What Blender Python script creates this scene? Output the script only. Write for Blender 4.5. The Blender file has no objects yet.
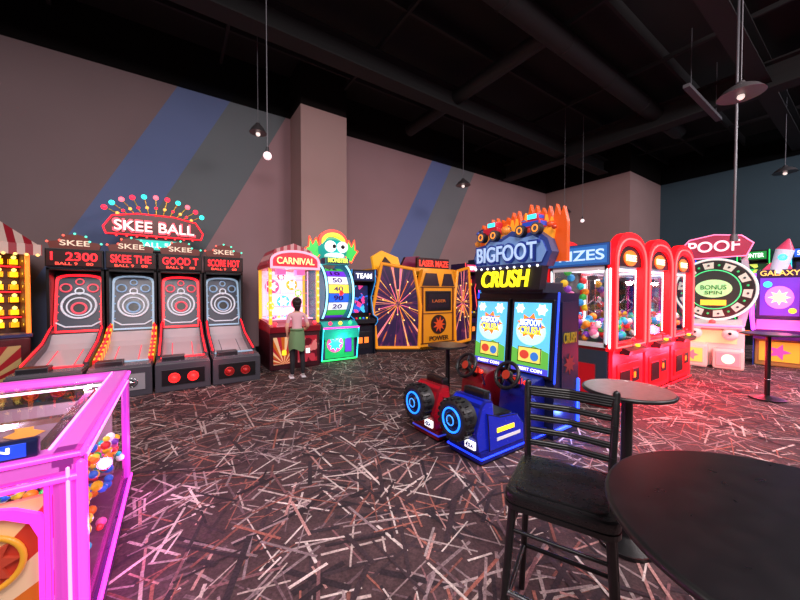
import bpy,bmesh,math,random
from mathutils import Vector,Matrix
random.seed(7)
R=math.radians
sc=bpy.context.scene
COL=sc.collection
# ---------------------------------------------------------------- materials
def lin(h):
    h=h.lstrip('#'); o=[]
    for i in (0,2,4):
        c=int(h[i:i+2],16)/255
        o.append(c/12.92 if c<=.04045 else ((c+.055)/1.055)**2.4)
    return (o[0],o[1],o[2],1)
MC={}
def newmat(name):
    m=bpy.data.materials.new(name); m.use_nodes=True
    nt=m.node_tree; b=nt.nodes['Principled BSDF']
    return m,nt,b
def pbr(h,rough=.5,metal=0.):
    k=('p',h,rough,metal)
    if k in MC: return MC[k]
    m,nt,b=newmat('paint_'+h)
    b.inputs['Base Color'].default_value=lin(h)
    b.inputs['Metallic'].default_value=metal
    n=nt.nodes.new('ShaderNodeTexNoise'); n.inputs['Scale'].default_value=14
    r=nt.nodes.new('ShaderNodeMapRange'); r.inputs[3].default_value=max(.02,rough-.07); r.inputs[4].default_value=min(1,rough+.07)
    nt.links.new(n.outputs['Fac'],r.inputs[0]); nt.links.new(r.outputs[0],b.inputs['Roughness'])
    MC[k]=m; return m
def em(h,s=1.5):
    k=('e',h,s)
    if k in MC: return MC[k]
    m,nt,b=newmat('lit_'+h)
    b.inputs['Base Color'].default_value=lin(h)
    b.inputs['Roughness'].default_value=.35
    b.inputs['Emission Color'].default_value=lin(h)
    b.inputs['Emission Strength'].default_value=s
    MC[k]=m; return m
def math_(nt,op,a,b=None):
    n=nt.nodes.new('ShaderNodeMath'); n.operation=op
    for i,v in enumerate((a,b)):
        if v is None: continue
        if isinstance(v,(int,float)): n.inputs[i].default_value=v
        else: nt.links.new(v,n.inputs[i])
    return n.outputs[0]
def ramp(nt,fac,cols,const=True,pos=None):
    r=nt.nodes.new('ShaderNodeValToRGB'); cr=r.color_ramp
    cr.interpolation='CONSTANT' if const else 'LINEAR'
    n=len(cols)
    pos=pos or [i/n for i in range(n)]
    cr.elements[0].position=pos[0]
    if n>1: cr.elements[1].position=pos[1]
    for i in range(2,n): cr.elements.new(pos[i])
    for i,c in enumerate(cols): cr.elements[i].color=lin(c)
    nt.links.new(fac,r.inputs[0]); return r.outputs[0]
def hook(nt,b,col,s):
    nt.links.new(col,b.inputs['Base Color'])
    if s>0:
        nt.links.new(col,b.inputs['Emission Color']); b.inputs['Emission Strength'].default_value=s
def art(name,cols,scale=6,s=1.,rand=1.):
    k=('a',name)
    if k in MC: return MC[k]
    m,nt,b=newmat('art_'+name)
    tc=nt.nodes.new('ShaderNodeTexCoord'); v=nt.nodes.new('ShaderNodeTexVoronoi')
    v.inputs['Scale'].default_value=scale; v.inputs['Randomness'].default_value=rand
    ns=nt.nodes.new('ShaderNodeTexNoise'); ns.inputs['Scale'].default_value=scale*.8
    vm=nt.nodes.new('ShaderNodeVectorMath'); vm.operation='MULTIPLY_ADD'
    nt.links.new(tc.outputs['Object'],ns.inputs['Vector']); nt.links.new(ns.outputs['Color'],vm.inputs[0]); vm.inputs[1].default_value=(1.2/scale,)*3; nt.links.new(tc.outputs['Object'],vm.inputs[2])
    nt.links.new(vm.outputs[0],v.inputs['Vector'])
    sp=nt.nodes.new('ShaderNodeSeparateXYZ'); nt.links.new(v.outputs['Color'],sp.inputs[0])
    hook(nt,b,ramp(nt,sp.outputs[0],cols),s); b.inputs['Roughness'].default_value=.3
    MC[k]=m; return m
def burst(name,cols,cx,cz,n,s=1.,axis='X',ragged=False):
    k=('b',name)
    if k in MC: return MC[k]
    m,nt,b=newmat('burst_'+name)
    tc=nt.nodes.new('ShaderNodeTexCoord'); sp=nt.nodes.new('ShaderNodeSeparateXYZ'); nt.links.new(tc.outputs['Object'],sp.inputs[0])
    u=sp.outputs[0 if axis=='X' else 1]
    a=math_(nt,'ARCTAN2',math_(nt,'SUBTRACT',sp.outputs[2],cz),math_(nt,'SUBTRACT',u,cx))
    if ragged:
        t=nt.nodes.new('ShaderNodeTexNoise'); t.noise_dimensions='1D'; t.inputs['Scale'].default_value=n; t.inputs['Detail'].default_value=1
        nt.links.new(a,t.inputs['W'])
        # break the rays up along their length
        t2=nt.nodes.new('ShaderNodeTexNoise'); t2.inputs['Scale'].default_value=3.; nt.links.new(tc.outputs['Object'],t2.inputs['Vector'])
        f=math_(nt,'ADD',t.outputs['Fac'],math_(nt,'MULTIPLY',math_(nt,'SUBTRACT',t2.outputs['Fac'],.5),.45))
        c=ramp(nt,f,cols,True,[0,.5,.63,.68,.74][:len(cols)])
    else:
        f=math_(nt,'FRACT',math_(nt,'MULTIPLY',a,n/6.2832))
        c=ramp(nt,f,cols)
    hook(nt,b,c,s); b.inputs['Roughness'].default_value=.35
    MC[k]=m; return m
def stripes(name,cols,freq,axis=0,s=0.,diag=0):
    k=('s',name)
    if k in MC: return MC[k]
    m,nt,b=newmat('stripes_'+name)
    tc=nt.nodes.new('ShaderNodeTexCoord'); sp=nt.nodes.new('ShaderNodeSeparateXYZ'); nt.links.new(tc.outputs['Object'],sp.inputs[0])
    v=sp.outputs[axis]
    if diag: v=math_(nt,'ADD',v,math_(nt,'MULTIPLY',sp.outputs[2 if axis!=2 else 0],diag))
    f=math_(nt,'FRACT',math_(nt,'MULTIPLY',math_(nt,'ADD',v,50.),freq))
    hook(nt,b,ramp(nt,f,cols),s); b.inputs['Roughness'].default_value=.4
    MC[k]=m; return m
def glass():
    if 'g' in MC: return MC['g']
    m,nt,b=newmat('clear_glass')
    o=nt.nodes['Material Output']; t=nt.nodes.new('ShaderNodeBsdfTransparent'); g=nt.nodes.new('ShaderNodeBsdfGlossy')
    g.inputs['Roughness'].default_value=.03
    mx=nt.nodes.new('ShaderNodeMixShader'); mx.inputs[0].default_value=.07
    nt.links.new(t.outputs[0],mx.inputs[1]); nt.links.new(g.outputs[0],mx.inputs[2]); nt.links.new(mx.outputs[0],o.inputs[0])
    MC['g']=m; return m
BLK=pbr('#0b0b0e',.35); DK=pbr('#1a1a20',.4); GRY=pbr('#55565c',.35); CHR=pbr('#b8bac0',.2,1.); WHT=pbr('#e4e4e8',.35)
# ---------------------------------------------------------------- builder
class B:
    def __init__(s,name,loc=(0,0,0),rot=0.):
        s.name=name; s.loc=loc; s.rot=rot; s.parts={}; s.X=Matrix.Identity(4); s.part('body')
    def part(s,n):
        if n not in s.parts: s.parts[n]=(bmesh.new(),[])
        s.bm,s.mats=s.parts[n]; return s
    def mi(s,mat):
        if mat not in s.mats: s.mats.append(mat)
        return s.mats.index(mat)
    def _fin(s,verts,mat,smooth=False):
        i=s.mi(mat); fs=set()
        for v in verts:
            v.co=s.X@v.co
            for f in v.link_faces: fs.add(f)
        for f in fs:
            f.material_index=i
            if smooth: f.smooth=True
        return fs
    def box(s,x0,x1,y0,y1,z0,z1,mat,bev=0.):
        m=Matrix.Translation(((x0+x1)/2,(y0+y1)/2,(z0+z1)/2))@Matrix.Diagonal((abs(x1-x0),abs(y1-y0),abs(z1-z0),1))
        r=bmesh.ops.create_cube(s.bm,size=1,matrix=m); fs=s._fin(r['verts'],mat)
        if bev>0:
            es=set(e for f in fs for e in f.edges)
            bmesh.ops.bevel(s.bm,geom=list(es),offset=bev,segments=2,affect='EDGES',profile=.6)
    def prism(s,pts,plane,a,b,mat,capmat=None,bev=0.):
        def P(u,v,w):
            return {'xz':(u,w,v),'yz':(w,u,v),'xy':(u,v,w)}[plane]
        n=len(pts)
        A=[s.bm.verts.new(s.X@Vector(P(u,v,a))) for u,v in pts]; Bv=[s.bm.verts.new(s.X@Vector(P(u,v,b))) for u,v in pts]
        i=s.mi(mat); j=s.mi(capmat or mat)
        fa=s.bm.faces.new(A); fb=s.bm.faces.new(Bv[::-1]); fa.material_index=fb.material_index=j
        fs=[fa,fb]
        for k in range(n):
            f=s.bm.faces.new((A[k],A[(k+1)%n],Bv[(k+1)%n],Bv[k])); f.material_index=i; fs.append(f)
        if bev>0:
            bmesh.ops.recalc_face_normals(s.bm,faces=fs)
            es=set(e for f in fs for e in f.edges)
            bmesh.ops.bevel(s.bm,geom=list(es),offset=bev,segments=2,affect='EDGES',profile=.6)
    def ring(s,out,inn,plane,a,b,mat,sidemat=None):
        def P(u,v,w):
            return {'xz':(u,w,v),'yz':(w,u,v),'xy':(u,v,w)}[plane]
        n=len(out); V=[[s.bm.verts.new(s.X@Vector(P(u,v,w))) for u,v in L] for L,w in ((out,a),(inn,a),(out,b),(inn,b))]
        i=s.mi(mat); j=s.mi(sidemat or mat)
        for k in range(n):
            q=(k+1)%n
            for c,mm in (((V[0][k],V[0][q],V[1][q],V[1][k]),i),((V[2][k],V[2][q],V[3][q],V[3][k]),i),((V[0][k],V[0][q],V[2][q],V[2][k]),j),((V[1][k],V[1][q],V[3][q],V[3][k]),j)):
                f=s.bm.faces.new(c); f.material_index=mm
    def cyl(s,p0,p1,r0,r1,mat,seg=20,capmat=None):
        p0=Vector(p0);p1=Vector(p1); d=p1-p0; L=d.length
        if L<1e-6: return
        q=Vector((0,0,1)).rotation_difference(d.normalized()).to_matrix().to_4x4()
        m=Matrix.Translation((p0+p1)/2)@q
        r=bmesh.ops.create_cone(s.bm,cap_ends=True,segments=seg,radius1=max(r0,1e-4),radius2=max(r1,1e-4),depth=L,matrix=m)
        fs=s._fin(r['verts'],mat)
        for f in fs:
            if len(f.verts)==4 and seg>5: f.smooth=True
            if len(f.verts)>4 or seg==4:
                for e in f.edges: e.smooth=False
                if capmat and len(f.verts)>4: f.material_index=s.mi(capmat)
    def sph(s,c,r,mat,sc_=(1,1,1),sub=2,rot=None):
        m=Matrix.Translation(c)@(rot or Matrix.Identity(4))@Matrix.Diagonal((r*sc_[0],r*sc_[1],r*sc_[2],1))
        q=bmesh.ops.create_icosphere(s.bm,subdivisions=sub,radius=1,matrix=m); s._fin(q['verts'],mat,True)
    def torus(s,c,ax,Rr,r,mat,n=32,k=10,a0=0.,a1=6.28318):
        ax=Vector(ax).normalized(); q=Vector((0,0,1)).rotation_difference(ax).to_matrix()
        c=Vector(c); full=abs(a1-a0)>6.28; N=n if full else n+1; rows=[]
        for i in range(N):
            a=a0+(a1-a0)*i/n; row=[]
            for j in range(k):
                b=6.28318*j/k
                p=Vector(((Rr+r*math.cos(b))*math.cos(a),(Rr+r*math.cos(b))*math.sin(a),r*math.sin(b)))
                row.append(s.bm.verts.new(s.X@(c+q@p)))
            rows.append(row)
        mi=s.mi(mat)
        for i in range(n):
            A=rows[i];Bq=rows[(i+1)%N]
            for j in range(k):
                f=s.bm.faces.new((A[j],Bq[j],Bq[(j+1)%k],A[(j+1)%k])); f.material_index=mi; f.smooth=True
    def tube(s,pts,r,mat,seg=8,closed=False):
        pts=[Vector(p) for p in pts]
        L=pts+[pts[0]] if closed else pts
        for a,b in zip(L[:-1],L[1:]): s.cyl(a,b,r,r,mat,seg)
        for p in pts: s.sph(p,r*1.0,mat,sub=1)
    def quad(s,pts,mat):
        f=s.bm.faces.new([s.bm.verts.new(s.X@Vector(p)) for p in pts]); f.material_index=s.mi(mat)
    def text(s,t,cx,y,cz,w,h,mat,ext=.01,rot=None,shear=0.):
        cu=bpy.data.curves.new('t','FONT'); cu.body=t; cu.size=1; cu.extrude=.5; cu.align_x='CENTER'; cu.offset=.012
        if shear: cu.shear=shear
        ob=bpy.data.objects.new('t',cu); COL.objects.link(ob)
        dg=bpy.context.evaluated_depsgraph_get(); dg.update()
        me=bpy.data.meshes.new_from_object(ob.evaluated_get(dg))
        bpy.data.objects.remove(ob); bpy.data.curves.remove(cu)
        if not me.vertices: return
        xs=[v.co.x for v in me.vertices]; ys=[v.co.y for v in me.vertices]
        S=Matrix.Diagonal((w/(max(xs)-min(xs)),h/(max(ys)-min(ys)),ext*2,1))@Matrix.Translation((-(max(xs)+min(xs))/2,-(max(ys)+min(ys))/2,0))
        T=Matrix.Translation((cx,y,cz))@(rot or Matrix.Identity(4))@Matrix.Rotation(R(90),4,'X')@S
        me.transform(s.X@T); n0=len(s.bm.faces); s.bm.from_mesh(me); s.bm.faces.ensure_lookup_table()
        i=s.mi(mat)
        for f in s.bm.faces[n0:]: f.material_index=i
        bpy.data.meshes.remove(me)
    def mesh(s,me,matfn):
        n0=len(s.bm.faces); s.bm.from_mesh(me); s.bm.faces.ensure_lookup_table()
        for f in s.bm.faces[n0:]:
            f.material_index=s.mi(matfn(f.calc_center_median())); f.smooth=True
    def done(s):
        P={k:v for k,v in s.parts.items() if len(v[0].faces)}
        single=len(P)==1; root=None
        if not single:
            root=bpy.data.objects.new(s.name,None); COL.objects.link(root); root.location=s.loc; root.rotation_euler=(0,0,s.rot); root.empty_display_size=.2
        for k,(bm,mats) in P.items():
            bmesh.ops.recalc_face_normals(bm,faces=bm.faces)
            me=bpy.data.meshes.new(s.name+'_'+k); bm.to_mesh(me); bm.free()
            for m in mats: me.materials.append(m)
            ob=bpy.data.objects.new(s.name if single else k,me); COL.objects.link(ob)
            if single: ob.location=s.loc; ob.rotation_euler=(0,0,s.rot)
            else: ob.parent=root
def arch(w,z0,z1,z2,n=14,sq=1.):
    p=[(-w,z0),(-w,z1)]
    for i in range(1,n):
        a=math.pi*(1-i/n); c,sn=math.cos(a),math.sin(a)
        p.append((w*math.copysign(abs(c)**sq,c),z1+(z2-z1)*abs(sn)**sq))
    return p+[(w,z1),(w,z0)]
def ell(cx,cz,rx,rz,n=28):
    return [(cx+rx*math.cos(6.28318*i/n),cz+rz*math.sin(6.28318*i/n)) for i in range(n)]
def star(cx,cz,r1,r2,n,ry=1.,ph=0.):
    return [(cx+(r1 if i%2==0 else r2)*math.cos(ph+math.pi*i/n),cz+ry*(r1 if i%2==0 else r2)*math.sin(ph+math.pi*i/n)) for i in range(2*n)]
# ---------------------------------------------------------------- room
HC=6.54; TOP=7.7; YW=9.6
XL,XR,YB=-6.0,18.5,-5.0
def wallmat(name,kind):
    m,nt,b=newmat(name)
    tc=nt.nodes.new('ShaderNodeTexCoord'); sp=nt.nodes.new('ShaderNodeSeparateXYZ'); nt.links.new(tc.outputs['Object'],sp.inputs[0])
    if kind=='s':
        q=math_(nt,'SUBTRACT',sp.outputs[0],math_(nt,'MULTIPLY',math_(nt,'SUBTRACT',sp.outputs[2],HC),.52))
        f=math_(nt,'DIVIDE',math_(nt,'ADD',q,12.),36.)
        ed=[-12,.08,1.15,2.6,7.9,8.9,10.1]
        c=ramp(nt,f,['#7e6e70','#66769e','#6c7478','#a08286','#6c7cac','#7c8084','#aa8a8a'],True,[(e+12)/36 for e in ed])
    else:
        rgb=nt.nodes.new('ShaderNodeRGB'); rgb.outputs[0].default_value=lin(kind); c=rgb.outputs[0]
    n=nt.nodes.new('ShaderNodeTexNoise'); n.inputs['Scale'].default_value=.6; nt.links.new(tc.outputs['Object'],n.inputs['Vector'])
    mr=nt.nodes.new('ShaderNodeMapRange'); mr.inputs[3].default_value=.88; mr.inputs[4].default_value=1.1; nt.links.new(n.outputs['Fac'],mr.inputs[0])
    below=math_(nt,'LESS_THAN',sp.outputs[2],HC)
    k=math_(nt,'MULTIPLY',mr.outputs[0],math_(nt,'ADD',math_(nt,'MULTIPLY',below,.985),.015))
    vm=nt.nodes.new('ShaderNodeVectorMath'); vm.operation='SCALE'; nt.links.new(c,vm.inputs[0]); nt.links.new(k,vm.inputs['Scale'])
    nt.links.new(vm.outputs[0],b.inputs['Base Color']); b.inputs['Roughness'].default_value=.9; b.inputs['Specular IOR Level'].default_value=.15
    return m
WS=wallmat('painted_wall_stripes','s'); WB=wallmat('painted_wall_beige','#aa8e8a'); WT=wallmat('painted_wall_teal','#43565f'); WD=wallmat('painted_wall_dark','#4a4044')
def wall(name,a,mat):
    b=B(name); b.box(*a,mat); b.done()
wall('wall_back',(XL,XR,YW,YW+.15,0,TOP),WS)
wall('wall_right',(XR,XR+.15,YB,YW,0,TOP),WT)
wall('wall_left',(XL-.15,XL,YB,YW,0,TOP),WD)
wall('wall_front',(XL,XR,YB-.15,YB,0,TOP),WD)
wall('wall_bumpout',(15.3,XR-.001,5.9,YW-.001,0,TOP),WB)
wall('wall_column',(2.75,4.05,8.65,YW-.001,0,TOP),WB)
CB=pbr('#080809',.95)
wall('ceiling',(XL,XR,YB,YW,TOP,TOP+.12),CB)
b=B('baseboard_back'); b.box(XL,15.3,YW-.02,YW-.001,0,.15,BLK); b.done()
b=B('baseboard_right'); b.box(XR-.02,XR-.001,YB,5.9,0,.15,BLK); b.done()
STE=pbr('#101012',.8)
b=B('ceiling_beam')
def ibeam(x0,y0,x1,y1,z,w,h):
    if abs(x1-x0)>abs(y1-y0):
        b.box(x0,x1,y0-w/2,y0+w/2,z,z+.04,STE); b.box(x0,x1,y0-w/2,y0+w/2,z+h-.04,z+h,STE); b.box(x0,x1,y0-.03,y0+.03,z+.04,z+h-.04,STE)
    else:
        b.box(x0-w/2,x0+w/2,y0,y1,z,z+.04,STE); b.box(x0-w/2,x0+w/2,y0,y1,z+h-.04,z+h,STE); b.box(x0-.03,x0+.03,y0,y1,z+.04,z+h-.04,STE)
ibeam(XL+.1,6.8,15,6.8,6.62,.4,.55)
ibeam(12,YB+.2,12,9.4,6.5,.45,.65)
ibeam(XL+.1,1.8,XR-.1,1.8,6.7,.35,.5)
for y in (-1,.5,3.2,4.4,5.6,8.2): b.box(XL+.1,XR-.1,y-.03,y+.03,7.35,7.65,STE)
for x in range(-5,18,3): b.box(x-.03,x+.03,YB+.1,YW-.2,7.3,7.4,STE)
b.done()
b=B('ceiling_duct'); DUC=pbr('#0f0f11',.75)
b.cyl((XL+.2,4.0,7.0),(14,4.0,7.0),.22,.22,DUC,28)
for x in range(-5,14,2): b.torus((x,4.0,7.0),(1,0,0),.22,.02,DUC,28,6)
b.cyl((6.5,4.0,7.0),(6.5,9.0,7.0),.18,.18,DUC,24)
b.done()
b=B('ceiling_pipe')
b.tube([(-.6,5.5,7.6),(-.6,5.5,6.7),(-.2,5.8,6.3),(.1,5.9,6.25)],.018,pbr('#6a3038',.5))
b.done()
b=B('strip_light_fixture'); b.box(9.6,12.2,2.55,2.68,6.25,6.33,pbr('#56565a',.5),.01)
for x in (9.9,11.9): b.cyl((x,2.61,6.33),(x,2.61,TOP),.008,.008,GRY,6)
b.done()
def carpet():
    m,nt,bs=newmat('carpet_strokes')
    at=nt.nodes.new('ShaderNodeVertexColor'); at.layer_name='Col'
    tc=nt.nodes.new('ShaderNodeTexCoord'); n=nt.nodes.new('ShaderNodeTexNoise'); n.inputs['Scale'].default_value=70; n.inputs['Detail'].default_value=3
    nt.links.new(tc.outputs['Object'],n.inputs['Vector'])
    mr=nt.nodes.new('ShaderNodeMapRange'); mr.inputs[1].default_value=.3; mr.inputs[2].default_value=.7; mr.inputs[3].default_value=.6; mr.inputs[4].default_value=1.35; nt.links.new(n.outputs['Fac'],mr.inputs[0])
    n2=nt.nodes.new('ShaderNodeTexNoise'); n2.inputs['Scale'].default_value=5.; nt.links.new(tc.outputs['Object'],n2.inputs['Vector'])
    m2=nt.nodes.new('ShaderNodeMapRange'); m2.inputs[1].default_value=.3; m2.inputs[2].default_value=.7; m2.inputs[3].default_value=.7; m2.inputs[4].default_value=1.2; nt.links.new(n2.outputs['Fac'],m2.inputs[0])
    k=math_(nt,'MULTIPLY',mr.outputs[0],m2.outputs[0])
    vm=nt.nodes.new('ShaderNodeVectorMath'); vm.operation='SCALE'; nt.links.new(at.outputs['Color'],vm.inputs[0]); nt.links.new(k,vm.inputs['Scale'])
    nt.links.new(vm.outputs[0],bs.inputs['Base Color']); bs.inputs['Roughness'].default_value=.75; bs.inputs['Specular IOR Level'].default_value=.3
    V=[];F=[];C=[]
    zb=-.006
    V+=[(XL,YB,zb),(XR,YB,zb),(XR,YW,zb),(XL,YW,zb),(XL,YB,-.1),(XR,YB,-.1),(XR,YW,-.1),(XL,YW,-.1)]
    F+=[(0,1,2,3),(4,7,6,5),(0,4,5,1),(1,5,6,2),(2,6,7,3),(3,7,4,0)]; base=lin('#463336'); C+=[base]*6
    pal=['#ac9894','#988686','#8a7476','#84504a','#92584e','#745054','#644e54','#c0b0ac','#744640','#382a30','#30262c','#2a2026','#806c70','#a87c78','#c8b4b0']
    fam=[R(a) for a in (12,38,66,95,128,160)]
    N=24000
    for i in range(N):
        x=random.uniform(-4,17.5); y=random.uniform(-3,9.4)
        a=random.choice(fam)+random.uniform(-.12,.12); L=random.uniform(.08,.28); w=random.uniform(.004,.0105)
        h=random.choice(pal)
        if h in('#382a30','#30262c','#2a2026'): w*=2.
        dx,dy=math.cos(a)*L,math.sin(a)*L; nx,ny=-math.sin(a)*w,math.cos(a)*w
        z=-.0055+.0055*i/N; k=len(V)
        V+=[(x-dx-nx,y-dy-ny,z),(x+dx-nx,y+dy-ny,z),(x+dx+nx,y+dy+ny,z),(x-dx+nx,y-dy+ny,z)]
        F.append((k,k+1,k+2,k+3)); C.append(lin(h))
    me=bpy.data.meshes.new('floor'); me.from_pydata(V,[],F)
    ca=me.color_attributes.new('Col','FLOAT_COLOR','CORNER'); buf=[]
    for f,c in zip(F,C): buf+=list(c)*len(f)
    ca.data.foreach_set('color',buf)
    me.materials.append(m); ob=bpy.data.objects.new('floor',me); COL.objects.link(ob)
carpet()
# ---------------------------------------------------------------- skeeball machines
RED=em('#ff1a28',2.2); REDD=em('#c01018',.8); CY=em('#38d8f0',1.6); BLU=em('#2040ff',2.); WHE=em('#ffffff',1.4); YEL=em('#ffd428',1.6); PNK=em('#ff30b0',2.2); MAG=em('#e838ff',2.); GRN=em('#30ff70',1.4); ORG=em('#ff8018',1.4)
def skee(x,k,txt):
    rim=RED if k%2==0 else em('#90b0c8',.55); b=B('skeeball_machine',(x,6.5,0)); w=.385
    b.part('ball_box'); b.box(-w,w,0,.55,0,.46,pbr('#3c3c44',.4),.015); b.box(-.3,.3,-.012,.01,.1,.36,BLK if k!=1 else pbr('#8a8a90',.35),.004)
    lamp=em('#ff2020',2.6) if k==2 else (em('#901818',.5) if k!=1 else CHR)
    for sx in(-1,1): b.sph((sx*.13,-.02,.22),.055,lamp); b.torus((sx*.13,-.015,.22),(0,1,0),.07,.01,lamp,20,6)
    b.box(-w+.02,w-.02,.02,.5,.46,.49,pbr('#5a5a62',.25)); b.box(-.3,.02,.08,.3,.47,.56,DK,.01)
    b.box(-.32,.32,.36,.46,.485,.50,rim)
    b.part('lane'); pr=[(.5,.40),(1.45,.62),(1.62,.70),(1.78,.86),(1.78,.3),(.5,.3)]
    b.prism(pr,'yz',-w+.07,w-.07,pbr('#bdbac0',.16))
    b.prism([(.5,0),(.5,.4),(2.0,.66),(2.0,0)],'yz',-w,w,DK)
    lanestr=stripes('lane_rail',['#d01818','#f0d040'],5,1,.5) if k==1 else pbr('#34343c',.3)
    for sx in (-1,1):
        b.prism([(.45,.4),(.45,.53),(1.4,.74),(1.95,1.0),(1.95,.5)],'yz',sx*w,sx*(w-.075),lanestr)
        b.tube([(sx*(w-.04),.46,.545),(sx*(w-.04),1.4,.755),(sx*(w-.04),1.92,1.0)],.013,RED)
        b.tube([(sx*.16,.55,.418),(sx*.16,1.4,.612)],.006,em('#ff3040',1.2) if k!=3 else CHR,6)
        b.prism([(.5,.05),(.5,.36),(1.8,.52),(1.8,.05)],'yz',sx*(w+.001),sx*(w+.004),pbr('#24242c',.4))
    b.part('cabinet')
    for sx in (-1,1): b.box(sx*w,sx*(w-.04),1.85,2.85,0,2.05,BLK)
    b.box(-w,w,2.8,2.85,0,2.05,BLK); b.box(-w,w,1.85,2.85,2.02,2.06,BLK)
    b.box(-w,w,1.9,2.75,0,.8,BLK)
    b.part('playfield'); b.X=Matrix.Translation((0,1.98,.85))@Matrix.Rotation(R(-12),4,'X')
    b.box(-.34,.34,0,.03,0,1.16,pbr('#14161c',.3)); b.prism(arch(.29,.07,.96,1.08,8,.7),'xz',-.005,0,em('#2c3444',.3))
    b.ring(arch(.335,.02,1.0,1.13,8,.7),arch(.30,.055,.965,1.095,8,.7),'xz',-.02,.0,rim)
    rc=em('#c8d0dc',.45); ri=em('#d04858',.9) if k%2==0 else em('#7898b8',.6)
    b.prism(ell(0,.52,.25,.25),'xz',-.012,-.005,pbr('#343844',.3)); b.torus((0,-.03,.52),(0,1,0),.24,.018,rc); b.torus((0,-.03,.50),(0,1,0),.17,.013,rc); b.torus((0,-.03,.47),(0,1,0),.1,.018,ri)
    b.torus((0,-.03,.8),(0,1,0),.06,.012,rc); b.torus((-.19,-.03,.86),(0,1,0),.075,.014,ri); b.torus((.19,-.03,.86),(0,1,0),.075,.014,ri); b.torus((0,-.03,.98),(0,1,0),.055,.012,ri)
    for p in ((0,.47,.08),(0,.8,.05),(-.19,.86,.06),(.19,.86,.06),(0,.98,.045),(-.12,.6,.03),(.12,.6,.03)): b.cyl((p[0],.002,p[1]),(p[0],-.016,p[1]),p[2],p[2],BLK,18)
    b.tube([(-.3,-.03,.2),(-.18,-.03,.12),(.18,-.03,.12),(.3,-.03,.2)],.014,rc)
    for sx in (-1,1):
        for z in (.25,.4,.55,.7): b.sph((sx*.29,-.01,z),.017,ri,sub=1)
    b.X=Matrix.Identity(4)
    b.part('marquee'); b.box(-w,w,1.8,1.98,2.07,2.4,BLK,.01); b.box(-w+.02,w-.02,1.785,1.8,2.09,2.36,em('#280406',.4))
    b.text(txt,0,1.78,2.26,.62,.15,em('#ff2028',2.8),.004); b.text('BALL 9    00',0,1.78,2.13,.5,.05,em('#ff5040',1.5),.004)
    pts=[(-.33,2.4),(-.36,2.52),(-.2,2.55),(-.15,2.64),(0,2.68),(.15,2.64),(.2,2.55),(.36,2.52),(.33,2.4)]
    b.prism(pts,'xz',1.84,1.88,pbr('#401018',.4),em('#602820',.4))
    b.text('SKEE',0,1.83,2.51,.4,.1,em('#e0c8b0',.7),.005)
    for px,pz in pts[1:-1]: b.sph((px,1.83,pz),.022,em('#ff6050',1.6) if px<0 else em('#60ffd0',1.2),sub=1)
    b.done()
for i,(t) in enumerate(['1  2300','SKEE THE','GOOD T','SCORE HOT']): skee(-1.51+.803*i,i,t)
b=B('skeeball_neon_sign',(-.32,8.62,0))
b.part('board'); b.box(-.6,.6,0,.1,2.46,2.74,BLK,.01); b.box(-.42,.42,-.012,0,2.5,2.7,em('#10b8a8',1.)); b.text('BALL 50',0,-.02,2.6,.6,.1,em('#e0fff0',1.5),.005)
b.X=Matrix.Translation((0,0,.04))
b.prism([(-.78,2.72),(-.82,2.86),(-.7,3.08),(-.3,3.16),(.3,3.16),(.7,3.08),(.82,2.86),(.78,2.72)],'xz',0,.06,pbr('#30080c',.4),em('#400c10',.5))
b.text('SKEE BALL',0,-.03,2.92,1.4,.27,em('#ff4858',1.8),.012); b.text('SKEE BALL',0,-.045,2.92,1.34,.2,em('#ffe0d8',1.2),.006)
b.tube([(-.8,-.02,2.74),(-.84,-.02,2.87),(-.7,-.02,3.1),(-.3,-.02,3.18),(.3,-.02,3.18),(.7,-.02,3.1),(.84,-.02,2.87),(.8,-.02,2.74)],.014,RED,8,True)
b.part('bulb_fan')
for i in range(11):
    a=R(150-12*i); c,s_=math.cos(a),math.sin(a); top=(c*.95,.03,2.94+s_*.62)
    b.cyl((c*.5,.03,3.02+s_*.1),top,.012,.009,pbr('#c8a040',.3,1.),8)
    b.sph(top,.05,em(['#ff2840','#30e8d8','#ff6070'][i%3],2.4))
    mid=(c*.72,.03,2.98+s_*.36); b.sph(mid,.034,em(['#ffb050','#ff2840'][i%2],1.8),sub=1)
for i in range(9): b.sph((-.64+.16*i,-.03,2.71),.022,em('#ff4040',1.6),sub=1)
b.X=Matrix.Identity(4)
for sx in(-.5,.5): b.cyl((sx,.05,2.5),(sx,.05,2.06),.02,.02,BLK,8)
b.done()
# ---------------------------------------------------------------- lit prize game far left
b=B('carnival_ball_toss_game',(-2.62,7.95,0),R(24)); TENT=stripes('tent',['#8c1c28','#c0a89c'],5.5,0,.1)
b.part('base'); b.box(-.62,.62,0,1.2,0,.85,pbr('#501018',.4),.02); b.box(-.5,.5,-.01,.0,.12,.72,burst('tosspanel',['#901820','#b09060'],0,.1,18,.2))
b.box(-.64,.64,-.03,.3,.85,.92,pbr('#203060',.4),.01)
b.part('target_wall'); b.box(-.6,.6,.5,1.2,.85,2.45,pbr('#401c08',.5))
for r in range(6):
    for c in range(7):
        x=-.51+.17*c; z=1.06+.22*r
        b.box(x-.06,x+.06,.44,.5,z-.07,z+.04,em('#ffb010',1.8 if (r+c)%3 else .9),.01); b.sph((x,.43,z+.06),.035,em('#ffe870',2.2),sub=1)
for sx in(-1,1):
    b.cyl((sx*.6,.03,.9),(sx*.6,.03,2.35),.03,.03,em('#ff7828',1.5),10); b.box(sx*.6,sx*.58,.1,1.2,.85,2.4,pbr('#5a2018'))
    for r in range(6):
        for c in range(3): b.sph((sx*.61,.25+.3*c,1.06+.22*r),.04,em('#ffc838',1.6),sub=1)
for z in (1.17,1.61,2.05): b.box(-.6,.6,.4,.44,z,z+.02,RED)
b.part('tent_roof')
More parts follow.
